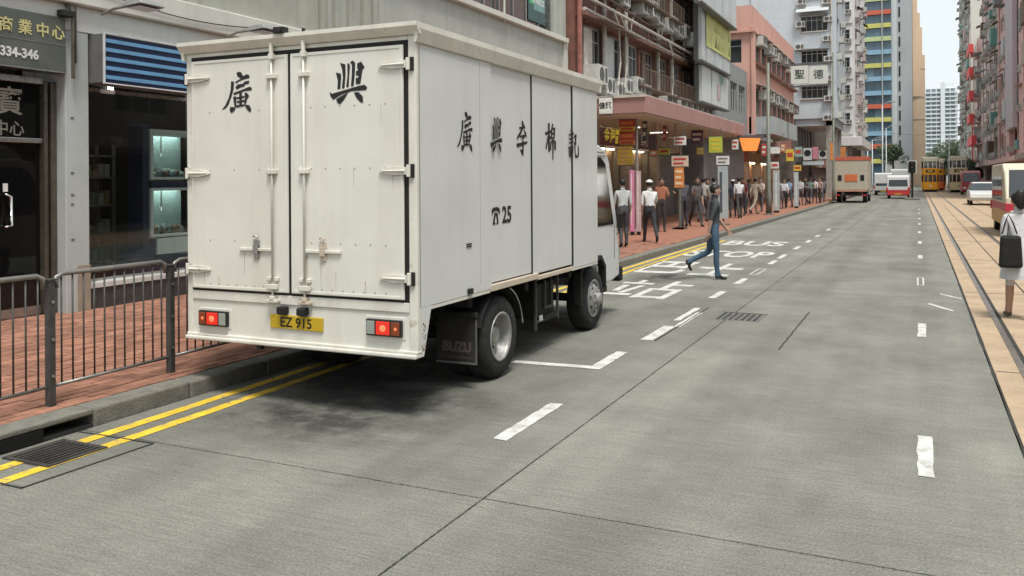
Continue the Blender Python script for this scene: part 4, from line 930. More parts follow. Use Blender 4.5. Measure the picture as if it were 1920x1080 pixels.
# canopy of the block
CANP = mat('canopy_brown', (.37, .205, .18), .6, var=.10, scale=1.2, streak=.25, scol=(.25, .14, .11))
XC = -7.2
W(MB().box(-10.9, XC, 24.4, 40.4, 3.73, 4.26), 'canopy', CANP, b1, .02)
W(MB().box(-10.8, XC - .04, 24.44, 40.35, 4.261, 4.29), 'canopy_top', mat('canopy_top', (.45, .43, .4), .8, var=.2), b1)
W(MB().box(-9.3, XC + .01, 24.35, 24.399, 4.2, 4.27), 'canopy_flashing', PIPE, b1)
W(MB().box(-10.8, XC - .06, 24.46, 40.34, 3.70, 3.729), 'canopy_soffit', mat('soffit_beige', (.55, .50, .40), .7, var=.08), b1)
for y in (30.4, 34.2): W(MB().box(-9.9, -9.2, y - .04, y + .04, 3.67, 3.699), 'tube_light', mat('tube_light', (1, .97, .9), .5, var=0, emit=2), b1)
# ground floor of the block: dark shop recess
XS = -10.3
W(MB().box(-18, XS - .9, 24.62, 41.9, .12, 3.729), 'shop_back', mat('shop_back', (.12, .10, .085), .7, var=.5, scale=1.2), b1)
ysh = [24.9, 28.4, 32.2, 36.1, 40.0]
for y in ysh: W(MB().box(XS - .85, XS + .2, y - .22, y + .22, .12, 3.728), 'column', mat('shop_column', (.38, .31, .26), .6, var=.15), b1, .01)
SH = mat('roller_shutter', (.15, .16, .16), .5, .4, var=.15)
for (a, b_) in ((25.15, 28.15), (36.35, 39.75)):
    for i in range(23): W(MB().box(XS - .03, XS + .012 * (i % 2), a, b_, .13 + .125 * i, .13 + .125 * i + .118), 'shutter_slat', SH, b1)
for (a, b_, m) in ((28.65, 31.95, mat('shop_sign_maroon', (.16, .03, .035), .5)), (32.45, 35.85, mat('shop_sign_dark', (.09, .05, .07), .5)), (36.35, 39.75, mat('shop_sign_beige', (.42, .38, .3), .5)), (25.15, 28.15, MATS['shop_sign_beige'])):
    W(MB().box(XS, XS + .18, a, b_, 3.02, 3.66), 'fascia_board', m, b1, .01)
for (a, b_) in ((28.65, 31.95), (32.45, 35.85)):
    W(MB().box(XS - .5, XS - .45, a, b_, .15, 2.9), 'shop_interior', mat('warm_interior', (.45, .27, .15), .7, var=.6, scale=2.2), b1)
    W(MB().box(XS - .2, XS - .18, a, a + .06, .15, 3.0).box(XS - .2, XS - .18, b_ - .06, b_, .15, 3.0).box(XS - .2, XS - .18, (a + b_) / 2 - .03, (a + b_) / 2 + .03, .15, 3.0), 'shop_frame', FRD, b1)
    W(MB().box(XS - .194, XS - .188, a + .06, b_ - .06, .4, 3.0), 'shop_pane', WG, b1)
for (a, b_) in zip(ysh, ysh[1:]):
    W(MB().box(XS - .42, XS - .3, a + .5, b_ - .5, 2.92, 2.97), 'shop_light', mat('shop_light', (1, .85, .62), .5, var=0, emit=9), b1)
    for q in range(5): W(MB().box(XS - .44, XS - .36, a + .4 + q * .6, a + .85 + q * .6, .5 + .3 * (q % 3), 1.5 + .35 * (q % 2)), 'display_goods', [mat('goods_%d' % q, [(.5, .1, .08), (.6, .45, .1), (.55, .5, .42), (.12, .3, .2), (.5, .3, .12)][q], .6)][0], b1)
text('金海廚房', .6, mat('sign_yellow_letters', (.75, .62, .06), .5, emit=.15), b1, (XS + .185, 30.3, 3.34), EAST, bold=.012)
text('美味', .52, MATS['white_letters'], b1, (XS + .185, 34.1, 3.34), EAST, bold=.01)
# ---------------- grey link building with the big sign boards
GREY = mat('link_grey', (.24, .25, .25), .7, var=.12, streak=.3)
b2 = thing('grey_link_building', 'low dark grey building front between brown block and salmon building', 'building', (-9.5, 47, 0))
W(MB().box(-18, -9.5, 42.05, 52.8, .12, 8.2), 'core', GREY, b2)
facade(b2, '+X', -9.3, 42.06, 52.8, 4.4, 8.2, [(5.6, 7.2)], spaced(42.6, 52.4, 4, .8), GREY, .19, 3)
W(MB().box(-9.5, -7.8, 42.06, 52.8, 3.9, 4.1), 'canopy', GREY, b2, .02)
def corrug(parent, name, m, X, y0, y1, z0, z1, n, dep=.06):
    """ribbed sheet hoarding facing the street"""
    for i in range(n):
        a = y0 + (y1 - y0) * i / n; b_ = y0 + (y1 - y0) * (i + .9) / n
        W(MB().box(X - .15, X + dep * (i % 2) * .5, a, b_, z0, z1), name, m, parent)
def board(name, lab, px0, px1, yt0, yb0, X, m, n, frame=True):
    a = onX(px0, yb0, X); b_ = onX(px1, yb0, X); zt = onX(px0, yt0, X).z
    t = thing(name, lab, 'sign', (X, (a.y + b_.y) / 2, a.z))
    W(MB().box(X - .35, X - .16, a.y, b_.y, a.z, zt), 'frame', FRD, t)
    corrug(t, 'board_panel', m, X, a.y, b_.y, a.z + .02, zt - .02, n, .03)
    W(MB().box(X - .3, X + .035, a.y - .03, b_.y + .03, a.z - .05, a.z + .02).box(X - .3, X + .035, a.y - .03, b_.y + .03, zt - .02, zt + .05), 'frame_edge', FRD, t)
    return t
PALE2 = mat('board_pale', (.46, .49, .49), .55, var=.1, scale=1.5); YLW = mat('board_yellow', (.52, .52, .20), .55, var=.1, scale=1)
board('hoarding_sign', 'pale grey board sign, highest of the three stacked on the facade', 1316, 1381, -90, 2, -7.9, PALE2, 9)
tmid = board('advert_sign', 'yellow and pale board sign with grass picture, middle of the three stacked boards', 1316, 1369, 6, 112, -8.3, PALE2, 7)
a = onX(1323, 112, -8.3); b_ = onX(1368, 112, -8.3); zt = onX(1316, 6, -8.3).z
W(MB().box(-8.27, -8.25, a.y, b_.y, a.z + .6, zt - .12), 'picture', YLW, tmid)
gb = MB(); rg = random.Random(2)
for i in range(26):
    y = a.y + (b_.y - a.y) * rg.random(); hh = rg.uniform(.2, .55); z = a.z + .75; gb.add([(-8.245, y, z), (-8.245, y + .12, z), (-8.245, y + .06 + rg.uniform(-.1, .1), z + hh)], [(0, 1, 2)])
    z = zt - .9; gb.add([(-8.2445, y, z), (-8.2445, y + .05, z), (-8.2445, y + .03, z + hh)], [(0, 1, 2)])
o = W(gb, 'grass_print', mat('grass_print', (.33, .40, .12), .6), tmid); o['kind'] = 'stuff'
tl = board('notice_board_sign', 'white board sign with faint lettering, lowest of the three stacked boards', 1317, 1367, 121, 190, -8.5, mat('board_white', (.52, .55, .53), .5, var=.06), 3)
p = onX(1352, 150, -8.5); text('物業', .55, mat('faint_green', (.25, .38, .34), .6), tl, (-8.465, p.y, p.z), EAST, bold=.01)
W(MB().box(-8.469, -8.46, p.y - 1.0, p.y - .4, p.z - 1.0, p.z - .3), 'picture', mat('faint_pink', (.45, .36, .36), .6), tl)
# ---------------- salmon building
SAL = mat('salmon_render', (.57, .325, .265), .75, var=.10, scale=.9, streak=.22, scol=(.30, .16, .12))
b3 = thing('salmon_building', 'salmon pink low rise building with rows of air conditioners and a sloping skyline', 'building', (-9, 62, 0))
SY0, SY1, SX = 53.0, 72.0, -9.0
W(MB().box(-19, SX - .2, SY0 + .1, SY1, 3.8, 12.1), 'core', SAL, b3)
facade(b3, '+X', SX, SY0 + .05, SY1, 4.9, 12.25, [(5.7, 7.4), (8.95, 10.5)], spaced(54.0, 71.8, 8, .82), SAL, .19, 3)
facade(b3, '-Y', SY0 - .1, -14, SX, 4.0, 12.25, [(5.65, 7.1), (8.8, 10.25)], [(-13.6, -12), (-11.2, -9.62)], SAL, .2, 2)
W(MB().box(SX - .05, SX + .17, SY0 - .2, SY0 + .15, 4.0, 11.0), 'corner_pier', SAL, b3, .02)
W(MB().box(-11.4, SX + .2, SY0 - .35, SY1, 10.6, 10.72), 'eave_ledge', SAL, b3)
for z in (5.55, 8.8): W(MB().box(SX, SX + .33, SY0 + .1, SY1, z - .13, z + .02), 'ledge', BRN, b3)
for zz in (7.0, 10.1):
    for (c, e) in spaced(54.0, 71.8, 8, .82):
        for k in (.35, 1.3):
            if rs.random() < .85: aircon(b3, '+X', SX, c + k, zz - rs.uniform(0, .28), 1.12, .0)
        awning(b3, '+X', SX, (c + e) / 2, zz + .62, 1.9, .55, PIPE, .17)
CORR = mat('corrugated_fascia', (.40, .42, .42), .55, .2, var=.1, scale=1)
for i in range(30):
    y = SY0 - .1 + .36 * i; W(MB().box(SX - .2, SX + 1.2 + .05 * (i % 2), y, y + .34, 4.45, 5.5), 'fascia_sheet', CORR, b3)
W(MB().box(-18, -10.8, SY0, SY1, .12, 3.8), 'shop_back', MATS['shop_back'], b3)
for y in (53.3, 57.9, 62.6, 67.3, 71.7): W(MB().box(-10.8, -10.1, y - .2, y + .2, .12, 4.0), 'column', MATS['shop_column'], b3)
for i, (y, c) in enumerate(((55.6, (.5, .12, .08)), (60.2, (.42, .30, .12)), (65.0, (.36, .36, .34)), (69.5, (.42, .18, .12)))):
    awning(b3, '+X', -10.1, y, 4.2, 4.4, 2.3, mat('awn_%d' % i, c, .7, var=.15), .75)
    W(MB().box(-10.4, -10.1, y - 2, y + 2, 2.9, 3.5), 'fascia_board', mat('fas_%d' % i, tuple(v * .8 for v in c), .5, var=.2), b3)
    W(MB().box(-10.7, -10.6, y - 2, y + 2, .13, 2.8), 'shop_interior', MATS['warm_interior'], b3); W(MB().box(-10.5, -10.35, y - 1.5, y + 1.5, 2.82, 2.88), 'shop_light', MATS['shop_light'], b3)
# ---------------- pale blue end wall building with the hanging sign
BLUE = mat('pale_blue_render', (.48, .53, .56), .75, var=.06, scale=.6, streak=.22, scol=(.25, .26, .25))
b4 = thing('pale_blue_building', 'pale blue grey tenement overhanging the pavement beyond the salmon building', 'building', (-9, 80, 0))
YB = 76.0
xr_ = onY(1563, 150, YB).x
W(MB().box(-18, xr_, YB + .2, 86, 6.2, 27), 'core', BLUE, b4)
rows = []; winp = [((1503, 1554), 28, 58), ((1504, 1547), 94, 117), ((1502, 1553), 161, 183)]
zz = lambda y: onY(1530, y, YB).z
rows = [(zz(184), zz(161)), (zz(117), zz(94)), (zz(58), zz(29)), (zz(-5), zz(-30)), (zz(-70), zz(-95))]
c0, c1 = onY(1502, 100, YB).x, onY(1552, 100, YB).x
zbot = zz(222)
facade(b4, '-Y', YB, -13, xr_, zbot, 27, rows, [(c0, c1)], BLUE, .19, 5)
facade(b4, '+X', xr_ + .19, YB + .2, 86, zbot, 27, rows, spaced(YB + 1, 85.5, 3, .75), BLUE, .19, 4)
for (a, b_) in rows:
    W(MB().box(c0 - .1, c1 + .1, YB - .35, YB - .002, b_ + .05, b_ + .12), 'window_hood', GREY, b4)
    W(MB().box(c0 - .06, c1 + .06, YB - .12, YB - .002, a - .1, a - .01), 'sill', PIPE, b4)
for i, z in enumerate((6.6, 8.2, 9.9, 11.5, 13.2, 14.8, 16.3)):
    aircon(b4, '-Y', YB, xr_ - .5 + .1 * (i % 2), z, .9); aircon(b4, '+X', xr_ + .19, YB + 1.5 + (i % 3) * 2, z + .3, 1.)
W(MB().tube([(xr_ - .15, YB - .08, zbot), (xr_ - .15, YB - .08, 26.8)], .06, 8), 'drainpipe', PIPE, b4)
for i in range(4): aircon(b4, '-Y', YB, -9.0 + .1 * i, 12.6 + 1.9 * i, 1.0)
awning(b4, '-Y', YB, (c0 + c1) / 2 - .1, rows[2][1] + .75, 2.6, .7, PALE2, .5)
W(MB().box(-18, -9.4, YB, 86, .12, zbot), 'shop_back', MATS['shop_back'], b4)
W(MB().box(-9.4, xr_ - .02, YB + .2, 86, zbot, zbot + .25), 'overhang_soffit', mat('soffit_grey', (.3, .3, .29), .8), b4)
for x in (xr_ - .4,):
    for y in (YB + .4, 81, 85.5): W(MB().box(x - .25, x + .25, y - .2, y + .25, .12, zbot), 'arcade_column', mat('column_dirty', (.30, .29, .26), .7, var=.2, streak=.3), b4)
for i in range(9): W(MB().box(-9.38, -9.25 + .06 * (i % 2), YB + .25 + i * 1.05, YB + 1.2 + i * 1.05, 3.2, zbot - .02), 'louvre_panel', SH, b4)
# hanging two panel sign
hs = thing('hanging_sign', 'white two panel hanging sign with dark green characters over the pavement', 'sign', (onY(1518, 140, 58).x, 58, onY(1518, 158, 58).z))
def hp(a, b_): 
    p, q = onY(a, 125, 58), onY(b_, 157, 58); return p, q
for (a, b_, ch) in ((1483, 1516, '聖'), (1518, 1552, '德')):
    p, q = hp(a, b_)
    pn = W(MB().box(p.x, q.x, 57.85, 58.05, q.z, p.z), 'sign_panel', mat('sign_cream', (.62, .63, .58), .5, var=.05), hs, .01)
    text(ch, (p.z - q.z) * .55, mat('sign_green', (.015, .05, .03), .6), pn, ((p.x + q.x) / 2, 57.84, (p.z + q.z) / 2), FRONT, bold=.005)
p, q = onY(1482, 124, 58), onY(1553, 158, 58)
W(MB().box(p.x - .03, q.x + .03, 57.82, 58.08, q.z - .10, q.z - .005).box(p.x - .03, q.x + .03, 57.86, 58.04, p.z + .005, p.z + .05).box(p.x - 1.3, q.x + .3, 57.9, 58.0, p.z + .08, p.z + .14), 'sign_frame', FRD, hs)
W(MB().box(onY(1483, 90, 58).x - .8, p.x - .03, 57.92, 57.98, q.z + .2, q.z + .26), 'bracket', FRD, hs)
# ---------------- white tenement beyond
WHT = mat('white_render', (.68, .675, .67), .75, var=.08, scale=.5, streak=.3, scol=(.33, .31, .28))
b5 = thing('white_tenement', 'tall off white tenement with cluttered balconies beyond the hanging sign', 'building', (-9, 105, 0))
YC = 101.0; xe = onY(1599, 150, YC).x
W(MB().box(-18, xe, YC + .2, 121, 6.2, 31), 'core', WHT, b5)
fl = floors(6.6, 8, 3.05, 1.0, 1.35)
xa = onY(1586, 150, YC).x
facade(b5, '-Y', YC, -13, xe, 5.6, 31, fl, [(xa - 1.9, xa - 1.2), (xa - .35, xa + .42)], WHT, .19, 2)
facade(b5, '+X', xe + .19, YC + .2, 121, 5.6, 31, fl, spaced(YC + 1, 120.5, 6, .7), WHT, .19, 3)
for i, (a, b_) in enumerate(fl):
    W(MB().box(-13, xe, YC - .12, YC - .002, a - 1.05, a - .95), 'string_course', PIPE, b5)
    for k, (c, e) in enumerate(spaced(YC + 1, 120.5, 6, .7)):
        q = rs.random()
        if q < .45: W(MB().box(xe + .19, xe + .55, c, e, a - .5, a + .45), 'balcony_box', [WHT, PALE2, mat('rose', (.5, .40, .38), .7)][rs.randrange(3)], b5)
        elif q < .7: awning(b5, '+X', xe + .19, (c + e) / 2, b_ + .3, 2.2, .5, [GREY, RACK, PALE2][rs.randrange(3)], .3)
        if rs.random() < .8: aircon(b5, '+X', xe + .19, c + .3, a - .2 + rs.random(), 1.1)
    aircon(b5, '-Y', YC, xe - .45, a + rs.uniform(-.3, .6), .9); aircon(b5, '-Y', YC, xa - 2.4, a - .1, .9)
W(MB().box(xe - 2.2, xe + .9, YC - .6, 121, 5.3, 6.3), 'balcony_band', WHT, b5, .05)
W(MB().box(-18, -9.4, YC, 121, .12, 5.6), 'shop_back', MATS['shop_back'], b5)
for y in (YC + .5, 109, 117, 125): W(MB().box(xe - .6, xe - .1, y - .25, y + .25, .12, 5.4), 'arcade_column', MATS['column_dirty'], b5)
# shops between (low) along the pavement
b6 = thing('low_shop_row', 'low shop row with dark fronts under the overhanging tenements', 'building', (-10, 93, 0))
W(MB().box(-16, -9.2, 86.2, 100.8, .12, 8), 'core', MATS['shop_back'], b6)
for i in range(4): W(MB().box(-9.2, -8.9, 86.4 + 3.6 * i, 89.7 + 3.6 * i, 2.9, 3.7), 'fascia_board', mat('fr_%d' % i, [(.45, .3, .1), (.4, .42, .4), (.35, .1, .08), (.15, .3, .25)][i], .5), b6)
# ---------------- tower with coloured bands
YT = 210.0
tw = thing('banded_tower', 'glass tower with red yellow and blue spandrel bands and a grey core', 'building', (onY(1680, 200, YT).x, YT, 0))
X = lambda px: onY(px, 200, YT).x
Z = lambda py: onY(1660, py, YT).z
TG = mat('tower_glass', (.075, .13, .17), .08, var=.2, scale=.3, spec=.7, island=.3)
CONC = mat('tower_concrete', (.40, .415, .43), .7, var=.06, scale=.2, streak=.15, scol=(.25, .25, .25)); CONL = mat('tower_pale', (.58, .62, .64), .6, var=.04, scale=.3)
W(MB().box(X(1560), X(1672), YT + .5, YT + 22, 0, 75), 'glass_core', TG, tw)
bands = [(22, 0), (47, 1), (72, 3), (97, 2), (122, 1), (147, 2), (174, 2), (199, 0), (224, 1), (250, 2), (274, 0), (302, 1)]
BC = [mat('band_red', (.56, .13, .07), .5, var=.08), mat('band_yellow', (.58, .55, .16), .5, var=.08), mat('band_blue', (.25, .42, .55), .5, var=.08), mat('band_lime', (.50, .57, .30), .5, var=.08)]
allb = bands + [(22 - 25.4 * k, (k * 2 + 1) % 4) for k in range(1, 12)]
for (py, c) in allb:
    z = Z(py); W(MB().box(X(1560), X(1672) - .05, YT - .1, YT + .49, z - .5, z + .5), 'spandrel_band', BC[c], tw, .02)
    for k in range(7):
        xa_ = X(1560) + (X(1672) - X(1560)) * k / 7; W(MB().box(xa_ + .05, xa_ + (X(1672) - X(1560)) / 7 - .05, YT + .3, YT + .45, z - 2.7, z - .62), 'window_pane', TG, tw)
W(MB().box(X(1655) - .12, X(1655) + .12, YT - .25, YT - .12, 0, 75), 'corner_mullion', FRM, tw)
W(MB().box(X(1672), X(1682), YT + 1, YT + 22, 0, 80), 'pale_fin', CONL, tw)
W(MB().box(X(1682), X(1711), YT + 1.2, YT + 24, 0, 84), 'service_core', CONC, tw)
for k in range(20): W(MB().box(X(1685.5), X(1688.5), YT + 1.1, YT + 1.19, 8 + 3.32 * k, 10.2 + 3.32 * k), 'slit_window', MATS['black_paint'], tw)
BEI = mat('beige_cladding', (.74, .55, .39), .7, var=.04, scale=.2)
bt = thing('beige_slab_tower', 'beige slab tower with a stepped right edge next to the banded tower', 'building', (X(1723), YT + 5, 0))
for (p, z) in ((1735, Z(104)), (1730, Z(52)), (1726, Z(25)), (1721, Z(-40))): W(MB().box(X(1711.5), X(p), YT + 3 - (1735 - p) * .02, YT + 25, 0 if p == 1735 else 20, z), 'wall', BEI, bt)
for z in (Z(183), Z(224), Z(130)): W(MB().box(X(1711.5), X(1735), YT + 2.9, YT + 2.99, z - .05, z + .05), 'joint_line', CONC, bt)
# white hoarding block at the tower foot
hw = tag(W(MB().box(X(1663), X(1692), YT - 14, YT - 8, 0, Z(292)).box(X(1663) - .1, X(1692) + .1, YT - 14.1, YT - 7.9, Z(292), Z(292) + .25).box(X(1663) - .05, X(1692) + .05, YT - 14.06, YT - 14.0, .8, 1.1), 'site_hoarding', mat('hoarding_white', (.60, .60, .55), .6, var=.04), None), 'plain white hoarding block at the foot of the banded tower', 'hoarding')
# ---------------- far pale apartment slab
YA = 470.0
fa = thing('far_apartment_block', 'distant pale apartment slab with rows of balconies beyond the trams', 'building', (onY(1765, 200, YA).x, YA, 0))
XA = lambda px: onY(px, 250, YA).x
ztop = onY(1765, 166, YA).z
FAW = mat('far_pale', (.66, .70, .71), .7, var=.05, scale=.1); FAD = mat('far_window', (.20, .24, .26), .4, var=.3, scale=.4)
W(MB().box(XA(1734), XA(1796), YA, YA + 14, 0, ztop), 'wall', FAW, fa)
W(MB().box(XA(1764), XA(1772), YA - 1.5, YA, 0, ztop + 3), 'stair_tower', FAW, fa)
W(MB().box(XA(1768), XA(1790), YA + 2, YA + 10, ztop, ztop + 2.5), 'roof_house', FAW, fa)
nfl = 22; fh = ztop / nfl
for i in range(4, nfl):
    for (a, b_) in ((1737, 1745), (1747, 1755), (1757, 1763), (1773, 1781), (1783, 1791)):
        r_ = W(MB().box(XA(a), XA(b_), YA - .05, YA - .01, i * fh + .5, i * fh + 2.0), 'window_row', FAD, fa)
    W(MB().box(XA(1734), XA(1764) - .05, YA - .9, YA - .06, i * fh - .3, i * fh + .35).box(XA(1772) + .05, XA(1796), YA - .9, YA - .06, i * fh - .3, i * fh + .35), 'balcony_row', FAW, fa)
# ---------------- right hand street front
PNK = mat('pink_render', (.74, .48, .44), .75, var=.12, scale=.5, streak=.35, scol=(.24, .17, .15)); MAU = mat('mauve_render', (.62, .51, .46), .75, var=.12, scale=.5, streak=.3)
XR = 8.2
CLUT = [GREY, RACK, PALE2, mat('teal_sheet', (.16, .33, .31), .6), mat('beige_sheet', (.42, .35, .28), .7), PNK]
def right_block(name, lab, y0, y1, top, nf, nb_, mw, seed, fh=3.2):
    t = thing(name, lab, 'building', (XR + 5, (y0 + y1) / 2, 0)); q = random.Random(seed)
    W(MB().box(XR + .2, XR + 12, y0, y1, .1, top), 'core', mw, t)
    rows = floors(3.6, nf, fh, .95, 1.5); cs = spaced(y0 + .3, y1 - .3, nb_, .66)
    facade(t, '-X', XR, y0, y1, .13, top, rows, cs, mw, .19, 3)
    for (a, b_) in rows:
        for (c, e) in cs:
            w = e - c; u = (c + e) / 2; r = q.random(); m = CLUT[q.randrange(len(CLUT))]
            if r < .35: awning(t, '-X', XR, u, b_ + .35, w * 1.05, q.uniform(.6, 1.0), m, .35)
            elif r < .6:
                W(MB().box(XR - q.uniform(.5, .8), XR - .002, c, e, a - .35, a + q.choice((.4, 1.5))), 'balcony_box', m, t)
            for k in range(q.randrange(3)): aircon(t, '-X', XR, c + .3 + k * .9, a - .1 - q.random() * .5, 1.1, q.choice((0., .3)))
    for i in range(nb_ // 2 + 1):
        y = y0 + (y1 - y0) * i / max(1, nb_ // 2); W(MB().tube([(XR - .1, y, 3.2), (XR - .1, y, top)], .09, 6), 'drainpipe', mw, t)
    W(MB().box(XR - 1.4, XR + .1, y0 + .3, y1 - .3, 3.1, 3.5), 'canopy', mw, t)
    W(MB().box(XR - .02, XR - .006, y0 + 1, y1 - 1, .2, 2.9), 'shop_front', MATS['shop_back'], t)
    return t
def plain_block(lab, y0, y1, top, mw, nb_):
    t = thing('opposite_tenement', lab, 'building', (XR + 5, (y0 + y1) / 2, 0)); W(MB().box(XR + .2, XR + 12, y0, y1, .1, top), 'core', mw, t)
    rows = floors(3.6, 1, 3.2, .95, 1.5); cs = spaced(y0 + .4, y1 - .4, nb_, .6); facade(t, '-X', XR, y0, y1, .13, top, rows, cs, mw, .19, 3)
    W(MB().box(XR - 1.6, XR + .1, y0 + .2, y1 - .2, 3.1, 3.5), 'canopy', mw, t); W(MB().box(XR - .02, XR - .006, y0 + .6, y1 - .6, .2, 2.9), 'shop_front', MATS['shop_back'], t)
plain_block('plain grey tenement across the street beside the camera', -14, 22, 7.4, mat('opposite_grey', (.33, .32, .30), .75, var=.12, streak=.3), 8)
plain_block('plain pink grey tenement across the street left of the minibus', 22.3, 75.5, 7.4, mat('opposite_pink', (.36, .29, .27), .75, var=.12, streak=.3), 12)
rb1 = right_block('pink_tenement', 'faded pink tenement with window hoods at the right edge of the street', 76, 108, 29, 8, 9, PNK, 1)
rb2 = right_block('mauve_tenement', 'cluttered mauve tenement with projecting balcony boxes right of the red balconies', 108.3, 134, 31, 8, 8, MAU, 2)
rb3 = right_block('red_balcony_tenement', 'pale tenement with bright red balcony fronts on the right of the street', 134.3, 156, 22.5, 5, 5, mat('beige_pink', (.60, .48, .43), .75, var=.1, streak=.25), 3)
REDB = mat('balcony_red', (.72, .09, .09), .55, var=.08, scale=1)
for i in range(6):
    z = 3.0 + 3.35 * i; yb = 134.6 if i < 2 else 140
    W(MB().box(XR - 1.5, XR - .9, yb, 146 if i < 2 else 147, z + .0, z + 1.25), 'red_balcony', REDB, rb3, .03)
    W(MB().box(XR - .9, XR - .005, yb + .1, 146, z + .0, z + .15), 'balcony_slab', MATS['beige_pink'], rb3)
    W(MB().box(XR - 1.45, XR - 1.3, yb + .1, yb + .35, z + 1.25, z + 3.3), 'balcony_post', REDB if i < 2 else MATS['beige_pink'], rb3)
rb4 = right_block('pale_tower_block', 'tall pale cream block farthest along the right side', 160, 205, 48, 13, 9, mat('pale_cream', (.56, .56, .50), .75, var=.06, scale=.3, streak=.15, scol=(.4, .38, .33)), 4)
W(MB().box(XR - .3, XR + 12, 159.7, 159.98, .1, 48), 'end_wall', MATS['pale_cream'], rb4)
for (y, m) in ((80, PNK), (92, PNK)): W(MB().box(XR - .55, XR - .004, y, y + 3.2, 3.6, 29), 'pier_bay', m, rb1, .03)
W(MB().box(XR - .95, XR - .555, 84, 90.5, 6, 28), 'enclosed_balcony', mat('mauve_panel', (.50, .43, .46), .6, var=.1), rb1, .03)

# ================================================================ vehicles
GLASS = mat('vehicle_glass', (.03, .038, .045), .07, var=.1, spec=.6); SILV = mat('vehicle_silver', (.4, .4, .4), .35, .5)
HEADL = mat('head_lamp', (.75, .75, .7), .15, var=0)
def wheel_s(t, x, y, r=.31, w=.18):
    o = MB().lathe([(0, -w / 2), (r * .9, -w / 2), (r, -w / 2 + .03), (r, w / 2 - .03), (r * .9, w / 2), (0, w / 2)], (x, y, r), 'x', 18).build('wheel', TYRE, t, 0, False, local=True)
    MB().lathe([(0, -w / 2 - .006), (r * .55, -w / 2 - .006), (r * .6, -w / 2)], (x, y, r), 'x', 14).lathe([(0, w / 2 + .006), (r * .55, w / 2 + .006), (r * .6, w / 2)], (x, y, r), 'x', 14).build('hub', SILV, o, local=True)
def L_(mb, n, m, t, bv=0.): return mb.build(n, m, t, bv, False, local=True)
def tram(lab, x, y, c1, c2, c3, lit):
    """double deck tram, front towards -y"""
    t = thing('tram', lab, 'tram', (x, y, 0), 0, 'double deck trams in the tram lanes')
    A, B_, C_ = c1, c2, c3; w = .98
    def hull(z0, z1, m, n, ww=w, front=0.): return L_(MB().prism([(-ww, 0.35), (-ww + .25, front), (ww - .25, front), (ww, .35), (ww, 8.6), (-ww, 8.6)], 'z', z0, z1), n, m, t, .02)
    hull(.28, 1.25, A, 'lower_panel'); hull(1.25, 2.12, GLASS, 'lower_window_band', w - .03, .04); hull(2.12, 2.95, B_, 'mid_panel'); hull(2.95, 3.78, GLASS, 'upper_window_band', w - .03, .04); hull(3.78, 4.22, C_, 'cornice')
    L_(MB().prism([(-w, 0.2), (w, 0.2), (w - .1, 8.5), (-w + .1, 8.5)], 'z', 4.22, 4.34), 'roof', C_, t, .05)
    for z0, z1, m in ((1.25, 2.12, A), (2.95, 3.78, C_)):
        for xx in (-.72, -.26, .26, .72): L_(MB().box(xx - .045, xx + .045, .0, .09, z0, z1), 'front_pillar', m, t)
        for k in range(7):
            for s in (-1, 1): L_(MB().box(s * (w - .03), s * (w + .002), .5 + 1.3 * k, .62 + 1.3 * k, z0, z1), 'side_pillar', m, t)
    L_(MB().box(-.5, .5, -.02, .03, 2.42, 2.75), 'destination_board', BLK, t)
    L_(MB().box(-.3, .3, -.03, -.021, 2.5, 2.68), 'destination_text', mat('dest_yellow', (.6, .5, .15), .5), t)
    L_(MB().cyl((0, -.03, .75), (0, .02, .75), .14, 14), 'headlamp', HEADL if lit else SILV, t)
    L_(MB().box(-.9, .9, -.08, .3, .15, .32), 'bumper', CHAS, t, .03)
    L_(MB().box(-.7, .7, 1.2, 7.4, .05, .3), 'truck_frame', CHAS, t)
    for yy in (1.8, 2.9, 5.9, 7.0):
        for s in (-.53, .53): L_(MB().lathe([(0, -.05), (.27, -.05), (.27, .05), (0, .05)], (s, yy, .285), 'x', 14), 'wheel', CHAS, t)
    L_(MB().cyl((0, 4.5, 4.34), (0, 8.2, 5.4), .03, 6).box(-.25, .25, 4.2, 4.8, 4.34, 4.5), 'trolley_pole', CHAS, t)
    L_(MB().box(-.62, -.1, .02, .036, 3.25, 3.7).box(.1, .62, .02, .036, 3.25, 3.7), 'blind', mat('blind', (.3, .3, .28), .6), t)
TO = mat('tram_orange', (.92, .40, .03), .4, var=.05); TC = mat('tram_cream', (.80, .62, .42), .45, var=.05); TY = mat('tram_tan', (.74, .62, .38), .45, var=.05); TWH = mat('tram_white', (.78, .72, .58), .4)
p = onY(1747, 350, 118); tram('orange double deck tram coming towards the camera', 1.35, 118, TO, TO, TWH, True)
tram('cream and tan double deck tram on the track nearest the right side', 4.35, 114, TY, TC, TWH, False)
tram('orange tram following close behind the leading orange tram', 2.35, 130, mat('tram_red', (.75, .16, .05), .4), TO, TWH, False)
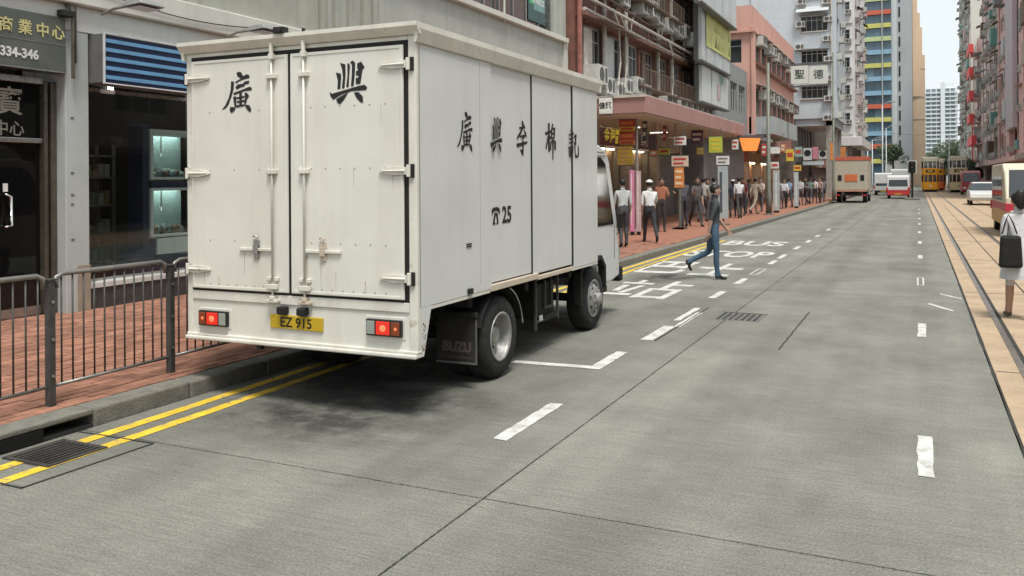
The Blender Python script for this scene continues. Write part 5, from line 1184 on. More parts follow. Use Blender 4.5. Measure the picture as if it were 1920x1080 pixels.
def van(name, lab, cat, x, y, W_, H_, Ln, body, roof, rz=0., low=None, glassz=(.95, 1.65), rear=True, grp=None):
    t = thing(name, lab, cat, (x, y, 0), rz, grp); w = W_ / 2
    pr = [(0, .3), (-.03, .9), (.06, H_ - .12), (.2, H_), (Ln * .78, H_), (Ln * .9, H_ - .25), (Ln, H_ * .52), (Ln + .03, .35)]
    L_(MB().prism(pr, 'x', -w, w), 'body', body, t, .06)
    if roof is not None: L_(MB().box(-w + .1, w - .1, .25, Ln * .76, H_ + .001, H_ + .03), 'roof_panel', roof, t, .01)
    if low is not None: L_(MB().box(-w - .004, w + .004, -.045, Ln - .05, .32, .75), 'lower_band', low, t, .01)
    z0, z1 = glassz
    L_(MB().hexa([(-w + .12, -.035, z0), (w - .12, -.035, z0), (w - .12, .1, z0), (-w + .12, .1, z0), (-w + .16, .035, z1), (w - .16, .035, z1), (w - .16, .15, z1), (-w + .16, .15, z1)]), 'rear_window', GLASS, t, .01)
    L_(MB().hexa([(-w + .1, Ln * .9, H_ * .55), (w - .1, Ln * .9, H_ * .55), (w - .1, Ln + .012, H_ * .55), (-w + .1, Ln + .012, H_ * .55), (-w + .15, Ln * .86, H_ - .2), (w - .15, Ln * .86, H_ - .2), (w - .15, Ln * .905, H_ - .2), (-w + .15, Ln * .905, H_ - .2)]), 'windscreen', GLASS, t)
    for s in (-1, 1):
        for k in range(3):
            a = .35 + (Ln - 1.4) * k / 3; L_(MB().box(min(s * (w - .01), s * (w + .008)), max(s * (w - .01), s * (w + .008)), a, a + (Ln - 1.4) / 3 - .1, z0, z1), 'side_window', GLASS, t)
        L_(MB().box(s * w - .06 - .08 * (s > 0), s * w + .06 - .04 * (s > 0) + .02, -.045, .03, .7, .98), 'tail_lamp' if rear else 'lamp', mat('van_red', (.5, .03, .03), .3), t, .01)
        L_(MB().box(s * w * .72 - .15, s * w * .72 + .15, Ln - .02, Ln + .045, .6, .8), 'headlamp', HEADL, t, .02)
        for yy in (.85, Ln - .95): wheel_s(t, s * (w - .1), yy)
    L_(MB().box(-w + .03, w - .03, -.12, .05, .28, .5), 'bumper', CHAS if low is None else low, t, .04)
    L_(MB().box(-.26, .26, -.13, -.122, .36, .46), 'number_plate', npm, t)
    return t
CARW = mat('car_white', (.62, .63, .62), .3, var=.04, coat=.3); CARR = mat('car_red', (.42, .03, .03), .3, var=.05, coat=.3); GRN = mat('roof_green', (.48, .56, .34), .4)
q = onG(1657, 370); van('white_van', 'white panel van driving away ahead of the taxi', 'van', onY(1656, 340, 96).x, 96, 1.7, 2.3, 4.6, CARW, None)
van('green_roof_minibus', 'white minibus with pale green roof farther down the lane', 'bus', onY(1688, 340, 104).x, 104, 2.0, 2.75, 6.5, CARW, GRN, glassz=(1.2, 2.1))
van('cream_minibus', 'cream minibus with red and yellow lower stripes at the right edge', 'bus', 3.30, 34.4, 1.95, 2.2, 5.2, mat('bus_cream', (.62, .57, .42), .35, var=.04, coat=.3), None, math.pi, mat('bus_yellow', (.60, .35, .06), .4), (1.05, 1.8))
rbm = [o for o in bpy.data.objects if o.name == 'cream_minibus'][0]
L_(MB().box(-.985, .985, -.05, 5.24, .76, 1.0), 'red_stripe', mat('bus_red', (.5, .04, .07), .4), rbm, .01)
def taxi(lab, x, y, body, roof, rz=0., name='taxi', cat='taxi', sign=True):
    t = thing(name, lab, cat, (x, y, 0), rz); w = .84
    L_(MB().prism([(0, .35), (-.05, .6), (.02, .88), (.75, .95), (3.3, .93), (4.3, .78), (4.38, .5), (4.3, .3), (.1, .28)], 'x', -w, w), 'body', body, t, .05)
    L_(MB().hexa([(-w + .06, .55, .95), (w - .06, .55, .95), (w - .06, 3.25, .93), (-w + .06, 3.25, .93), (-w + .2, 1.05, 1.40), (w - .2, 1.05, 1.40), (w - .2, 2.45, 1.40), (-w + .2, 2.45, 1.40)]), 'cabin', GLASS, t, .03)
    L_(MB().hexa([(-w + .19, 1.0, 1.395), (w - .19, 1.0, 1.395), (w - .19, 2.5, 1.395), (-w + .19, 2.5, 1.395), (-w + .26, 1.1, 1.47), (w - .26, 1.1, 1.47), (w - .26, 2.4, 1.47), (-w + .26, 2.4, 1.47)]), 'roof', roof, t, .02)
    for s in (-1, 1):
        L_(MB().hexa([(s * (w - .06) - .03, .52, .95), (s * (w - .06) + .03, .52, .95), (s * (w - .06) + .03, .66, .95), (s * (w - .06) - .03, .66, .95), (s * (w - .2) - .03, 1.0, 1.41), (s * (w - .2) + .03, 1.0, 1.41), (s * (w - .2) + .03, 1.16, 1.41), (s * (w - .2) - .03, 1.16, 1.41)]), 'pillar', roof, t)
        L_(MB().box(s * .62 - .18, s * .62 + .18, -.065, .05, .62, .8), 'tail_lamp', MATS['van_red'], t, .02)
        for yy in (.8, 3.45): wheel_s(t, s * (w - .1), yy)
    L_(MB().box(-w + .03, w - .03, -.11, .05, .34, .52), 'bumper', body, t, .04)
    L_(MB().box(-.26, .26, -.122, -.112, .5, .6), 'number_plate', npm, t)
    if sign: L_(MB().box(-.16, .16, 1.6, 1.78, 1.472, 1.6), 'roof_sign', MATS['paper'], t, .03)
van('red_white_van', 'white people carrier with a red lower band driving away in the middle lane', 'van', onY(1684, 345, 80).x, 80, 1.75, 2.0, 4.4, CARW, None, 0., CARR, (1.05, 1.62))
taxi('red car with dark windows beside the cream tram', 6.0, 95, CARR, CARR, math.pi, 'red_car', 'car', False)
van('red_minibus', 'red fronted van right of the cream tram', 'van', onY(1821, 340, 100).x, 104, 1.75, 2.45, 4.6, CARR, CARW, math.pi)
taxi('white car in front of the minibus at right', onY(1846, 345, 62).x, 66, CARW, CARW, math.pi, 'white_car', 'car', False)
# lorry with orange tail panel
lt = thing('cream_lorry', 'cream box lorry with orange tail panel stopped by the far left kerb', 'truck', (-4.36, 66, 0)); LC = mat('lorry_cream', (.45, .42, .33), .5, var=.08, streak=.15)
L_(MB().box(-1.12, 1.12, 0, 5.0, .95, 3.3), 'cargo_box', LC, lt, .02); L_(MB().box(-1.14, 1.14, -.03, 5.03, 3.05, 3.32), 'top_band', mat('lorry_red', (.48, .12, .07), .5), lt, .01)
L_(MB().box(-.42, .42, -.03, -.001, 1.55, 2.05), 'tail_panel', mat('lorry_orange', (.6, .16, .06), .5), lt); 
for s in (-.75, .75): L_(MB().box(s - .13, s + .13, -.02, -.001, 1.6, 2.0), 'tail_vent', BLK, lt)
L_(MB().box(-.004, .004, -.006, -.001, 1.0, 3.0).box(-1.1, 1.1, -.04, .1, .82, .95), 'tail_board', mat('lorry_pink', (.48, .27, .2), .5), lt)
L_(MB().box(-1.1, 1.1, -.06, .05, .5, .62), 'bumper', CHAS, lt); L_(MB().box(-.45, .45, .2, 6.4, .5, .82), 'chassis', CHAS, lt); L_(MB().prism([(5.15, .5), (5.15, 2.3), (6.3, 2.3), (6.75, 1.4), (6.8, .5)], 'x', -1.0, 1.0), 'cab', CARW, lt, .06)
for s in (-.88, .88):
    wheel_s(lt, s, 1.2, .42, .3); wheel_s(lt, s, 5.8, .42, .26); L_(MB().box(s - .15, s + .15, -.075, -.061, .52, .6), 'tail_lamp', MATS['van_red'], lt)
# ================================================================ street furniture
POLE = mat('pole_grey', (.17, .18, .15), .6, .3, var=.15)
def post(name, lab, cat, x, y, h, r, arm=None, z0=KZ, m=POLE, grp=None):
    t = thing(name, lab, cat, (x, y, z0), 0, grp)
    MB().tube([(x, y, z0), (x, y, z0 + .9), (x, y, z0 + 1.0), (x, y, h)], [r * 1.35, r * 1.35, r, r * .7], 12).build('pole', m, t, smooth=True)
    MB().lathe([(r * 2.4, 0), (r * 2.4, .03), (r * 1.5, .06)], (x, y, z0), 'z', 12).build('base_flange', m, t)
    if arm:
        MB().tube([(x, y, h - .1), (x + arm * .5, y, h + .35), (x + arm, y, h + .4)], [r * .6, r * .45, r * .4], 8).build('arm', m, t, smooth=True)
        MB().ball((x + arm, y, h + .36), .28, .16, .1).build('lamp_head', MATS['lamp_grey'], t, smooth=True)
    return t
P = onG(1441, 405); pp = onY(1441, 300, 40.5)
post('street_lamp', 'thick olive grey lamp post by the kerb before the salmon building', 'street lamp', pp.x, 40.5, onY(1441, 118, 40.5).z, .1)
pp = onY(1563, 300, 64); post('street_lamp', 'slim lamp post standing left of the cream lorry', 'street lamp', pp.x, 64, onY(1563, 98, 64).z, .09)
for i, (px, Y_, top) in enumerate(((1627, 130, 268), (1636, 150, 262), (1655, 140, 196), (1662, 160, 240))):
    pp = onY(px, 330, Y_); post('catenary_mast', ['thin pale mast nearest the white tenement', 'short pale mast second from the white tenement', 'tall pale mast in front of the banded tower corner', 'pale mast just left of the tower core'][i], 'mast', pp.x, Y_, onY(px, top, Y_).z, .10, z0=0, m=mat('mast_pale', (.4, .43, .44), .5, .3), arm=1.6)
pp = onY(1752, 300, 125); post('catenary_mast', 'dark mast rising between the two trams', 'mast', 3.15, 108, 6.4, .07, z0=0, m=MATS['mast_pale'])
sg = thing('traffic_signal', 'black traffic signal with stacked visors on the centre island', 'traffic light', (-.45, 78, 0))
MB().box(-1.0, .1, 76.5, 79.5, 0, .14).build('island', KERBM, sg, .03); MB().cyl((-.45, 78, .14), (-.45, 78, 2.2), .09, 10).build('pole', BLK, sg)
MB().box(-.72, -.18, 77.88, 78.1, 2.2, 3.15).build('signal_head', BLK, sg, .04); 
for i in range(3): MB().lathe([(.13, 0), (.15, -.22)], (-.45, 77.88, 2.37 + .3 * i), 'y', 12).build('visor', BLK, sg); MB().cyl((-.45, 77.87, 2.37 + .3 * i), (-.45, 77.878, 2.37 + .3 * i), .1, 12).build('lens', [mat('sig_green', (.02, .2, .12), .3), AMBER, REDOFF][i], sg)
MB().box(-.78, -.12, 78.1, 78.12, 2.14, 3.2).build('backing_board', MATS['paper'], sg)
# overhead wires of the tramway
for (x, lab) in ((1.4, 'overhead tram wire above the left track'), (4.43, 'overhead tram wire above the right track')):
    tag(MB().tube([(x, 85 + 15 * i, 6.1 + .05 * (i % 2)) for i in range(9)], .012, 4).build('overhead_wire', CHAS), lab, 'wire')
tag(MB().tube([(onY(1627, 330, 130).x, 130, 8.3), (0, 130, 7.6), (XR, 130, 8.4)], .015, 4).build('span_wire', CHAS), 'span wire crossing the street in front of the banded tower', 'wire')
# ---------------- hanging and standing signs of the left pavement
SRED = mat('banner_red', (.50, .07, .05), .55, var=.15, scale=3); SYEL = mat('banner_yellow', (.68, .50, .06), .55, var=.15, scale=3); SORG = mat('banner_orange', (.62, .24, .07), .55, var=.15); SGRN = mat('sign_lime', (.45, .52, .08), .5, var=.15); PAPR = MATS['paper']; INK = mat('ink_red', (.45, .06, .05), .6)
def board_y(name, lab, cat, px0, px1, py0, py1, Y_, m, dep=.08, hang=3.5, lines=0, txt=None, lm=None, legs=False, group=None):
    a, b_ = onY(px0, py0, Y_), onY(px1, py1, Y_)
    base = b_.z if not legs else KZ
    t = thing(name, lab, cat, ((a.x + b_.x) / 2, Y_, base), 0, group)
    MB().box(a.x, b_.x, Y_, Y_ + dep, b_.z, a.z).build('panel', m, t, .006)
    for ez in (a.z, b_.z - .03): MB().box(a.x - .02, b_.x + .02, Y_ + .01, Y_ + dep + .01, ez, ez + .03).build('edge', FRD, t)
    if hang and not legs: MB().cyl((a.x + .06, Y_ + .04, a.z), (a.x + .06, Y_ + .04, max(hang, a.z + .05)), .012, 6).cyl((b_.x - .06, Y_ + .04, a.z), (b_.x - .06, Y_ + .04, max(hang, a.z + .05)), .012, 6).build('hanger', FRD, t)
    if legs: MB().cyl(((a.x + b_.x) / 2, Y_ + .05, KZ), ((a.x + b_.x) / 2, Y_ + .05, a.z), .035, 8).box((a.x + b_.x) / 2 - .2, (a.x + b_.x) / 2 + .2, Y_ - .15, Y_ + .25, KZ, KZ + .05).build('stand', POLE, t)
    h = a.z - b_.z; w = b_.x - a.x
    for i in range(lines):
        z = a.z - h * (i + .7) / (lines + .4); MB().box(a.x + w * .12, b_.x - w * .12 - w * .15 * (i % 2), Y_ - .006, Y_ - .001, z - h * .16 / lines, z + h * .22 / lines).build('print_line', lm or INK, t)
    if txt: text(txt, h * .8 if len(txt) < 2 else min(h * .42, w * 1.05 / len(txt)), lm or INK, t, ((a.x + b_.x) / 2, Y_ - .004, (a.z + b_.z) / 2), FRONT, bold=.006)
    return t
board_y('canopy_sign', 'small white sign with black characters on the near canopy corner', 'sign', 1123, 1147, 184, 213, 24.2, PAPR, .1, 0, 0, '佳興', BLK)
for (y0_, y1_, m, lab) in ((225, 237, SRED, 'dark red panel, topmost of the stacked banner signs'), (238, 246, SYEL, 'bright yellow panel, second of the stacked banner signs'), (248, 262, SRED, 'deep red panel, third of the stacked banner signs'), (263, 272, SORG, 'orange panel, fourth of the stacked banner signs')):
    board_y('banner_sign', lab, 'sign', 1161, 1190, y0_, y1_, 26.2, m, .06, 0, 1, None, SORG if m is SRED else SRED, False, 'stacked banner signs')
board_y('yellow_banner', 'yellow banner with rows of red print below the stacked panels', 'sign', 1158, 1186, 275, 309, 26.1, SYEL, .06, 0, 4, None, mat('print_pale', (.6, .32, .2), .6))
MB_ = post('banner_post', 'mottled pale post carrying the stacked banner signs', 'post', onY(1194, 300, 26.35).x, 26.35, 3.73, .06, m=PIPE)
board_y('hanging_notice', 'white hanging notice with red print under the canopy', 'sign', 1263, 1286, 256, 272, 29, PAPR, .06, 3.73, 2)
board_y('kiosk_sign', 'tall orange lit menu stand with white header on the pavement', 'sign', 1259, 1290, 293, 312, 28, mat('kiosk_white', (.6, .48, .38), .5), .08, 0, 2, None, INK, True)
board_y('menu_stand', 'tall orange menu stand below the white header sign', 'sign', 1264, 1282, 314, 352, 28.0, SORG, .06, 0, 3, None, TC, True)
board_y('lime_sign', 'lime green and yellow hanging sign under the canopy edge', 'sign', 1329, 1354, 257, 286, 33, SGRN, .08, 3.73, 3, None, SYEL)
board_y('shop_notice', 'small lime notice above the shop door', 'sign', 1235, 1255, 278, 290, 29.5, SGRN, .05, 3.73, 1)
bs = board_y('bus_stop_sign', 'white bus stop flag sign with two print lines on a pale cabinet', 'sign', 1343, 1367, 293, 309, 31, PAPR, .06, 0, 2, None, mat('ink_grey', (.2, .2, .2), .6), True)
a, b_ = onY(1346, 312, 31), onY(1364, 372, 31)
MB().box(a.x, b_.x, 30.95, 31.15, .35, a.z).build('timetable_case', mat('case_pale', (.42, .47, .48), .4, var=.1), bs, .01); MB().box(a.x + .08, a.x + .16, 30.935, 30.948, .6, a.z - .2).build('timetable', mat('case_dark', (.08, .1, .12), .4), bs)
for (a, b_, c_, d_, Y_, m, lab) in ((1204, 1213, 226, 262, 27.4, FRD, 'dark narrow hanging sign right of the mottled post'), (1296, 1318, 246, 268, 33.5, mat('sign_plum', (.14, .06, .12), .5), 'plum coloured hanging sign under the canopy'), (1242, 1249, 238, 262, 30, SRED, 'narrow red sign beside the yellow restaurant lettering'), (1306, 1318, 276, 290, 34, SYEL, 'small yellow sign low under the canopy'), (1372, 1384, 262, 280, 38, PAPR, 'white hanging sign left of the orange awning'), (1219, 1231, 282, 292, 28.5, SORG, 'small orange sign above the white cap'), (1428, 1437, 270, 292, 42, SRED, 'red hanging sign just left of the thick lamp post'), (1464, 1472, 270, 284, 48, SORG, 'orange hanging sign under the salmon facade')):
    board_y('street_sign', lab, 'sign', a, b_, c_, d_, Y_, m, .07, 3.7 if Y_ < 40 else 4.2, 2 if d_ - c_ > 12 else 1, None, PAPR if m is not PAPR else SRED, False, 'small signs under the canopies')
# orange awning stall
oa = thing('orange_awning', 'bright orange translucent awning over a shop beyond the canopy', 'awning', (onY(1405, 270, 39).x, 39, onY(1405, 284, 39).z))
a, b_, c_, d_ = onY(1386, 259, 39), onY(1426, 259, 39), onY(1419, 283, 38.2), onY(1393, 283, 38.2)
MB().hexa([tuple(d_), tuple(c_), (c_.x, c_.y + .06, c_.z), (d_.x, d_.y + .06, d_.z), tuple(a), tuple(b_), (b_.x, b_.y + .06, b_.z), (a.x, a.y + .06, a.z)]).build('canvas', mat('awning_orange', (.75, .19, .02), .6, var=.06), oa)
MB().box(a.x - .1, b_.x + .1, 39.07, 39.2, a.z - .05, a.z + .12).build('rail', FRD, oa)
# row of signs under the salmon building
sgs = [(1443, 1462, 276, 288, 44, PAPR, 'white shop sign just right of the thick lamp post', 0), (1445, 1460, 304, 316, 44, PAPR, 'low white sign plate below the shop sign by the lamp post', 1), (1474, 1488, 280, 302, 50, SYEL, 'yellow hanging sign beneath the salmon facade', 1),
       (1490, 1504, 276, 294, 52, mat('sign_teal', (.3, .42, .38), .5), 'pale teal hanging sign right of the yellow one', 1), (1506, 1522, 278, 300, 54, mat('sign_grey', (.5, .5, .5), .5), 'pale grey hanging sign with black emblem', 2), (1523, 1534, 276, 298, 56, mat('sign_pink', (.5, .2, .25), .5), 'pink red hanging sign between two grey ones', 0),
       (1535, 1550, 283, 298, 58, mat('sign_grey2', (.45, .44, .42), .5), 'grey hanging sign with dark emblem nearest the slim lamp post', 2), (1488, 1502, 310, 320, 50, SYEL, 'small mustard sign low over the pavement', 1), (1505, 1545, 303, 309, 60, mat('sign_lightblue', (.45, .52, .55), .5), 'long pale blue shop fascia sign', 0), (1556, 1562, 268, 300, 60, SORG, 'narrow orange sign beside the slim lamp post', 0), (1576, 1586, 276, 298, 84, SORG, 'orange sign above the cream lorry', 0)]
for (a, b_, c_, d_, Y_, m, lab, k) in sgs:
    t = board_y('shop_sign', lab, 'sign', a, b_, c_, d_, Y_, m, .08, 3.4, k if k < 2 else 0, None, SRED, False, 'shop signs hung over the left pavement')
    if k == 2:
        p1 = onY((a + b_) / 2, (c_ + d_) / 2 - 2, Y_); MB().lathe([(0, Y_ - .006), (.2, Y_ - .006), (.2, Y_ - .001)], (p1.x, 0, p1.z), 'y', 14).build('emblem', BLK, t)
# upright advertising pillars in the pavement crowd
for (px0, px1, py0, Y_, m, lab) in ((1180, 1188, 319, 24.5, mat('pink_ad', (.6, .22, .36), .4), 'pink upright advert panel beside the truck cab'), (1192, 1200, 321, 24.6, mat('pale_pink_ad', (.5, .38, .38), .4), 'pale pink upright panel next to the pink advert'), (1449, 1461, 320, 43, MATS['case_pale'], 'pale upright panel below the white sign by the lamp post'), (1488, 1497, 323, 50, MATS['case_pale'], 'pale upright panel farther along the pavement')):
    a, b_ = onY(px0, py0, Y_), onY(px1, 350, Y_)
    t = thing('standing_advert', lab, 'sign', ((a.x + b_.x) / 2, Y_, KZ)); MB().box(a.x, b_.x, Y_, Y_ + .12, KZ + .1, a.z).build('panel', m, t, .01); MB().box(a.x + .02, b_.x - .02, Y_ + .01, Y_ + .11, KZ, KZ + .1).build('foot', CHAS, t)
    MB().box(a.x + (b_.x - a.x) * .4, a.x + (b_.x - a.x) * .6, Y_ - .008, Y_ - .001, KZ + .3, a.z - .1).build('light_strip', PAPR, t)
# ================================================================ trees
LEAF = mat('leaf', (.055, .095, .045), .6, var=.35, scale=.8, island=.4); BARK = mat('bark', (.1, .08, .06), .9)
def tree(lab, x, y, h, r, seed, squash=.75):
    q = random.Random(seed); t = thing('tree', lab, 'tree', (x, y, 0)); zc = h - r * squash
    tk = MB().tube([(x, y, 0), (x + .1, y, zc * .5), (x, y, zc)], [.28, .22, .14], 8)
    for i in range(6):
        a = q.uniform(0, 6.28); tk.tube([(x, y, zc * q.uniform(.6, .9)), (x + math.cos(a) * r * .6, y + math.sin(a) * r * .6, zc + q.uniform(-.2, .5) * r)], [.09, .03], 5)
    tk.build('trunk', BARK, t)
    cr_ = MB(); cl = [(x + q.gauss(0, .5) * r, y + q.gauss(0, .5) * r, zc + q.uniform(-.8, .8) * r * squash, r * q.uniform(.25, .42)) for i in range(34)]
    for (cx, cy, cz, cr2) in cl:
        for k in range(90):
            d = Vector((q.gauss(0, 1), q.gauss(0, 1), q.gauss(0, 1))).normalized() * cr2 * q.uniform(.6, 1.1); p = Vector((cx, cy, cz)) + d; s = q.uniform(.12, .3)
            u_ = Vector((q.gauss(0, 1), q.gauss(0, 1), q.gauss(0, .6))).normalized(); v_ = u_.orthogonal().normalized(); cr_.add([p - u_ * s, p + v_ * s * .5, p + u_ * s, p - v_ * s * .5], [(0, 1, 2, 3)])
    me = bpy.data.meshes.new('crown'); w0 = wloc(t); me.from_pydata([tuple(Vector(v) - w0) for v in cr_.v], [], cr_.f); me.materials.append(LEAF); o = bpy.data.objects.new('crown', me); col.objects.link(o); o.parent = t
tree('broad green tree behind the cream tram', onY(1772, 300, 235).x, 235, onY(1772, 277, 235).z, 4.2, 1)
tree('green tree top right of the broad tree', onY(1789, 300, 225).x, 225, onY(1789, 266, 225).z, 3.2, 2); tree('small green tree at the foot of the tower core', onY(1674, 300, 190).x, 190, onY(1674, 272, 190).z, 2.4, 3)
tree('low green tree left of the broad tree behind the orange tram', onY(1752, 300, 240).x, 240, onY(1752, 287, 240).z, 3.4, 4); tree('small green tree right of the cream tram', onY(1806, 305, 128).x, 128, onY(1808, 300, 128).z, 1.6, 5)
# ================================================================ people
SKIN = mat('skin', (.42, .26, .19), .55, var=.08); HAIR = mat('hair_black', (.012, .011, .01), .5, var=.2); SHOE = mat('shoe_black', (.015, .015, .015), .5)
def person(lab, x, y, z, head, H=1.68, shirt=(.5, .5, .5), trouser=(.05, .06, .09), legs=((18, 8), (-20, 25)), arms=((-20, 15), (22, 25)), sleeve=.35, shorts=False, hair=True, hat=None, skirt=None, fingers=False, shoe=None, lean=3., grp='pedestrians on the left pavement', long=False, look=0.):
    """head: facing direction in degrees, 0 = +Y, positive to the left"""
    t = thing('person', lab, 'person', (x, y, z), R(head), grp); k = H / 1.70
    V = []; E_ = []; RD = []; BN = []
    def v(p, r, ry=None): V.append(Vector(p) * k); RD.append((r * k, (ry or r) * k)); return len(V) - 1
    def e(a, b_, tag_): E_.append((a, b_)); BN.append((a, b_, tag_))
    ln = math.sin(R(lean))
    pel = v((0, 0, .93), .135, .10); wa = v((0, .01 + .15 * ln, 1.08), .125, .09); ch = v((0, .01 + .4 * ln, 1.30), .155, .10); nb0 = v((0, .5 * ln, 1.43), .075, .065); nk = v((0, .01 + .52 * ln, 1.49), .05, .052)
    e(pel, wa, 't'); e(wa, ch, 's'); e(ch, nb0, 's'); e(nb0, nk, 'k')
    h0 = v((0, .03 + .54 * ln, 1.56), .068, .075); h1 = v((0, .02 + .56 * ln, 1.64), .078, .092); h2 = v((0, .01 + .56 * ln, 1.69), .05, .06); e(nk, h0, 'k'); e(h0, h1, 'k'); e(h1, h2, 'k')
    low = []
    for s, (ta, kb) in zip((-1, 1), legs):
        hp_ = v((s * .085, 0, .90), .088, .09); e(pel, hp_, 't'); a = R(ta); b2 = R(ta - kb)
        kn = Vector((s * .095, math.sin(a) * .42, .90 - math.cos(a) * .42)); an = kn + Vector((0, math.sin(b2) * .41, -math.cos(b2) * .41))
        km = v((Vector((s * .085, 0, .9)) + kn) / 2, .078); kv = v(kn, .058); cf = v(kn * .6 + an * .4 + Vector((0, -.015, 0)), .056); av = v(an, .04)
        e(hp_, km, 't'); e(km, kv, 't'); lt_ = 'k' if shorts else 't'; e(kv, cf, lt_); e(cf, av, lt_)
        fa_ = R(ta - kb) * .85; fd = Vector((0, math.cos(fa_), math.sin(fa_))); fu = Vector((0, -math.sin(fa_), math.cos(fa_)))
        hl = v(an - fd * .045 - fu * .05, .034, .034); ba = v(an + fd * .08 - fu * .055, .04, .03); to = v(an + fd * .165 - fu * .06, .03, .022); e(av, hl, 'f'); e(av, ba, 'f'); e(ba, to, 'f'); low += [hl, to]
    for s, (sa, eb) in zip((-1, 1), arms):
        a = R(sa); sh_ = v((s * .165, .42 * ln, 1.375), .062); e(ch, sh_, 's'); d1 = Vector((s * .07, math.sin(a), -math.cos(a))).normalized(); el = Vector((s * .185, .42 * ln, 1.36)) + d1 * .27; a2 = R(sa + eb); d2 = Vector((-s * .03, math.sin(a2), -math.cos(a2))).normalized(); wr = el + d2 * .235
        um = v(Vector((s * .185, .42 * ln, 1.36)) + d1 * .13, .048); ev = v(el, .04); wv = v(wr, .027); e(sh_, um, 's'); e(um, ev, 's' if sleeve > .3 else 'k'); e(ev, wv, 's' if long else 'k'); pm = v(wr + d2 * .07, .036, .018); e(wv, pm, 'k')
        if fingers:
            sd_ = d2.cross(Vector((1, 0, 0))).normalized()
            for j, (of, fl_) in enumerate(((-.026, .062), (-.009, .075), (.009, .072), (.026, .056))):
                b0 = wr + d2 * .10 + sd_ * of; f1 = v(b0, .0095); f2 = v(b0 + d2 * fl_ * .55 - Vector((s, 0, 0)) * .008, .009); f3 = v(b0 + d2 * fl_ - Vector((s, 0, 0)) * .024, .0075); e(pm, f1, 'k'); e(f1, f2, 'k'); e(f2, f3, 'k')
            b0 = wr + d2 * .045 - sd_ * .036; f1 = v(b0, .011); f2 = v(b0 + d2 * .035 - sd_ * .018, .0095); f3 = v(b0 + d2 * .062 - sd_ * .02, .008); e(pm, f1, 'k'); e(f1, f2, 'k'); e(f2, f3, 'k')
        else:
            f1 = v(wr + d2 * .15, .024, .014); e(pm, f1, 'k')
    me = bpy.data.meshes.new('tmp'); me.from_pydata(V, E_, []); o = bpy.data.objects.new('tmp', me); col.objects.link(o)
    o.modifiers.new('skin', 'SKIN'); me.skin_vertices or None
    sv = me.skin_vertices[0].data
    for i, (a, b_) in enumerate(RD): sv[i].radius = (a, b_); sv[i].use_root = (i == pel)
    ss = o.modifiers.new('sub', 'SUBSURF'); ss.levels = 2; ss.render_levels = 2
    m2 = bpy.data.meshes.new_from_object(o.evaluated_get(bpy.context.evaluated_depsgraph_get())); bpy.data.objects.remove(o)
    sm = mat('cloth_%.2f_%.2f_%.2f' % shirt, shirt, .8, var=.15, scale=9, bump=.3, bscale=25); tm = mat('cloth_%.2f_%.2f_%.2f' % trouser, trouser, .8, var=.18, scale=9, bump=.3, bscale=25)
    m2.materials.clear(); sm_ = mat('shoe_%.2f' % shoe[0], shoe, .5) if shoe else SHOE
    for mm in (SKIN, sm, tm, sm_): m2.materials.append(mm)
    idx = {'k': 0, 's': 1, 't': 2, 'f': 3}; A = np.array([V[b[0]] for b in BN]); B2 = np.array([V[b[1]] for b in BN]); D = B2 - A; LL = (D * D).sum(1) + 1e-9; rad = np.array([(RD[b[0]][0] + RD[b[1]][0]) / 2 for b in BN])
    for pg in m2.polygons:
        c = np.array(pg.center); tt = np.clip(((c - A) * D).sum(1) / LL, 0, 1); ds = np.linalg.norm(c - (A + D * tt[:, None]), axis=1) - rad; pg.material_index = idx[BN[int(np.argmin(ds))][2]]; pg.use_smooth = True
    mz = min(q.co.z for q in m2.vertices)
    body = bpy.data.objects.new('body', m2); col.objects.link(body); body.parent = t; body.location = (0, 0, -mz)
    hc = Vector((0, .015 + .56 * ln, 1.625)) * k - Vector((0, 0, mz))
    nz = MB().hexa([tuple(hc + Vector(q) * k) for q in ((-.014, .095, -.045), (.014, .095, -.045), (.01, .07, -.05), (-.01, .07, -.05), (-.006, .092, .0), (.006, .092, .0), (.006, .07, .005), (-.006, .07, .005))])
    L_(nz, 'nose', SKIN, t, .004)
    for s in (-1, 1):
        L_(MB().ball(tuple(hc + Vector((s * .083, -.005, -.02)) * k), .012 * k, .022 * k, .033 * k, n=8, k=6), 'ear', SKIN, t); L_(MB().ball(tuple(hc + Vector((s * .03, .086, .002)) * k), .013 * k, .007 * k, .007 * k, n=8, k=5), 'eye', mat('face_dark', (.09, .03, .025), .5), t)
    L_(MB().ball(tuple(hc + Vector((0, .083, -.068)) * k), .024 * k, .009 * k, .006 * k, n=8, k=5), 'mouth', MATS['face_dark'], t)
    if hair:
        hm = MB(); n = 16; rows_ = 8; vs = []; fs = []
        for i in range(rows_ + 1):
            ph = math.pi / 2 * (1 - i / rows_ * 1.55)
            for j in range(n):
                th = 2 * math.pi * j / n; fy = math.sin(th); zz_ = math.sin(ph)
                zz2 = max(zz_, .38 if fy > .2 else (-.1 if fy > -.35 else -.75)); rr_ = math.sqrt(max(0, 1 - min(1, abs(zz2)) ** 2)) if zz2 == zz_ else math.sqrt(max(0, 1 - zz2 ** 2)); vs.append(tuple(hc + Vector((.094 * rr_ * math.cos(th), .108 * rr_ * fy - .006, .012 + .10 * zz2)) * k))
        for i in range(rows_):
            for j in range(n): fs.append((i * n + j, i * n + (j + 1) % n, (i + 1) * n + (j + 1) % n, (i + 1) * n + j))
        hm.add(vs, fs); L_(hm, 'hair', HAIR, t)
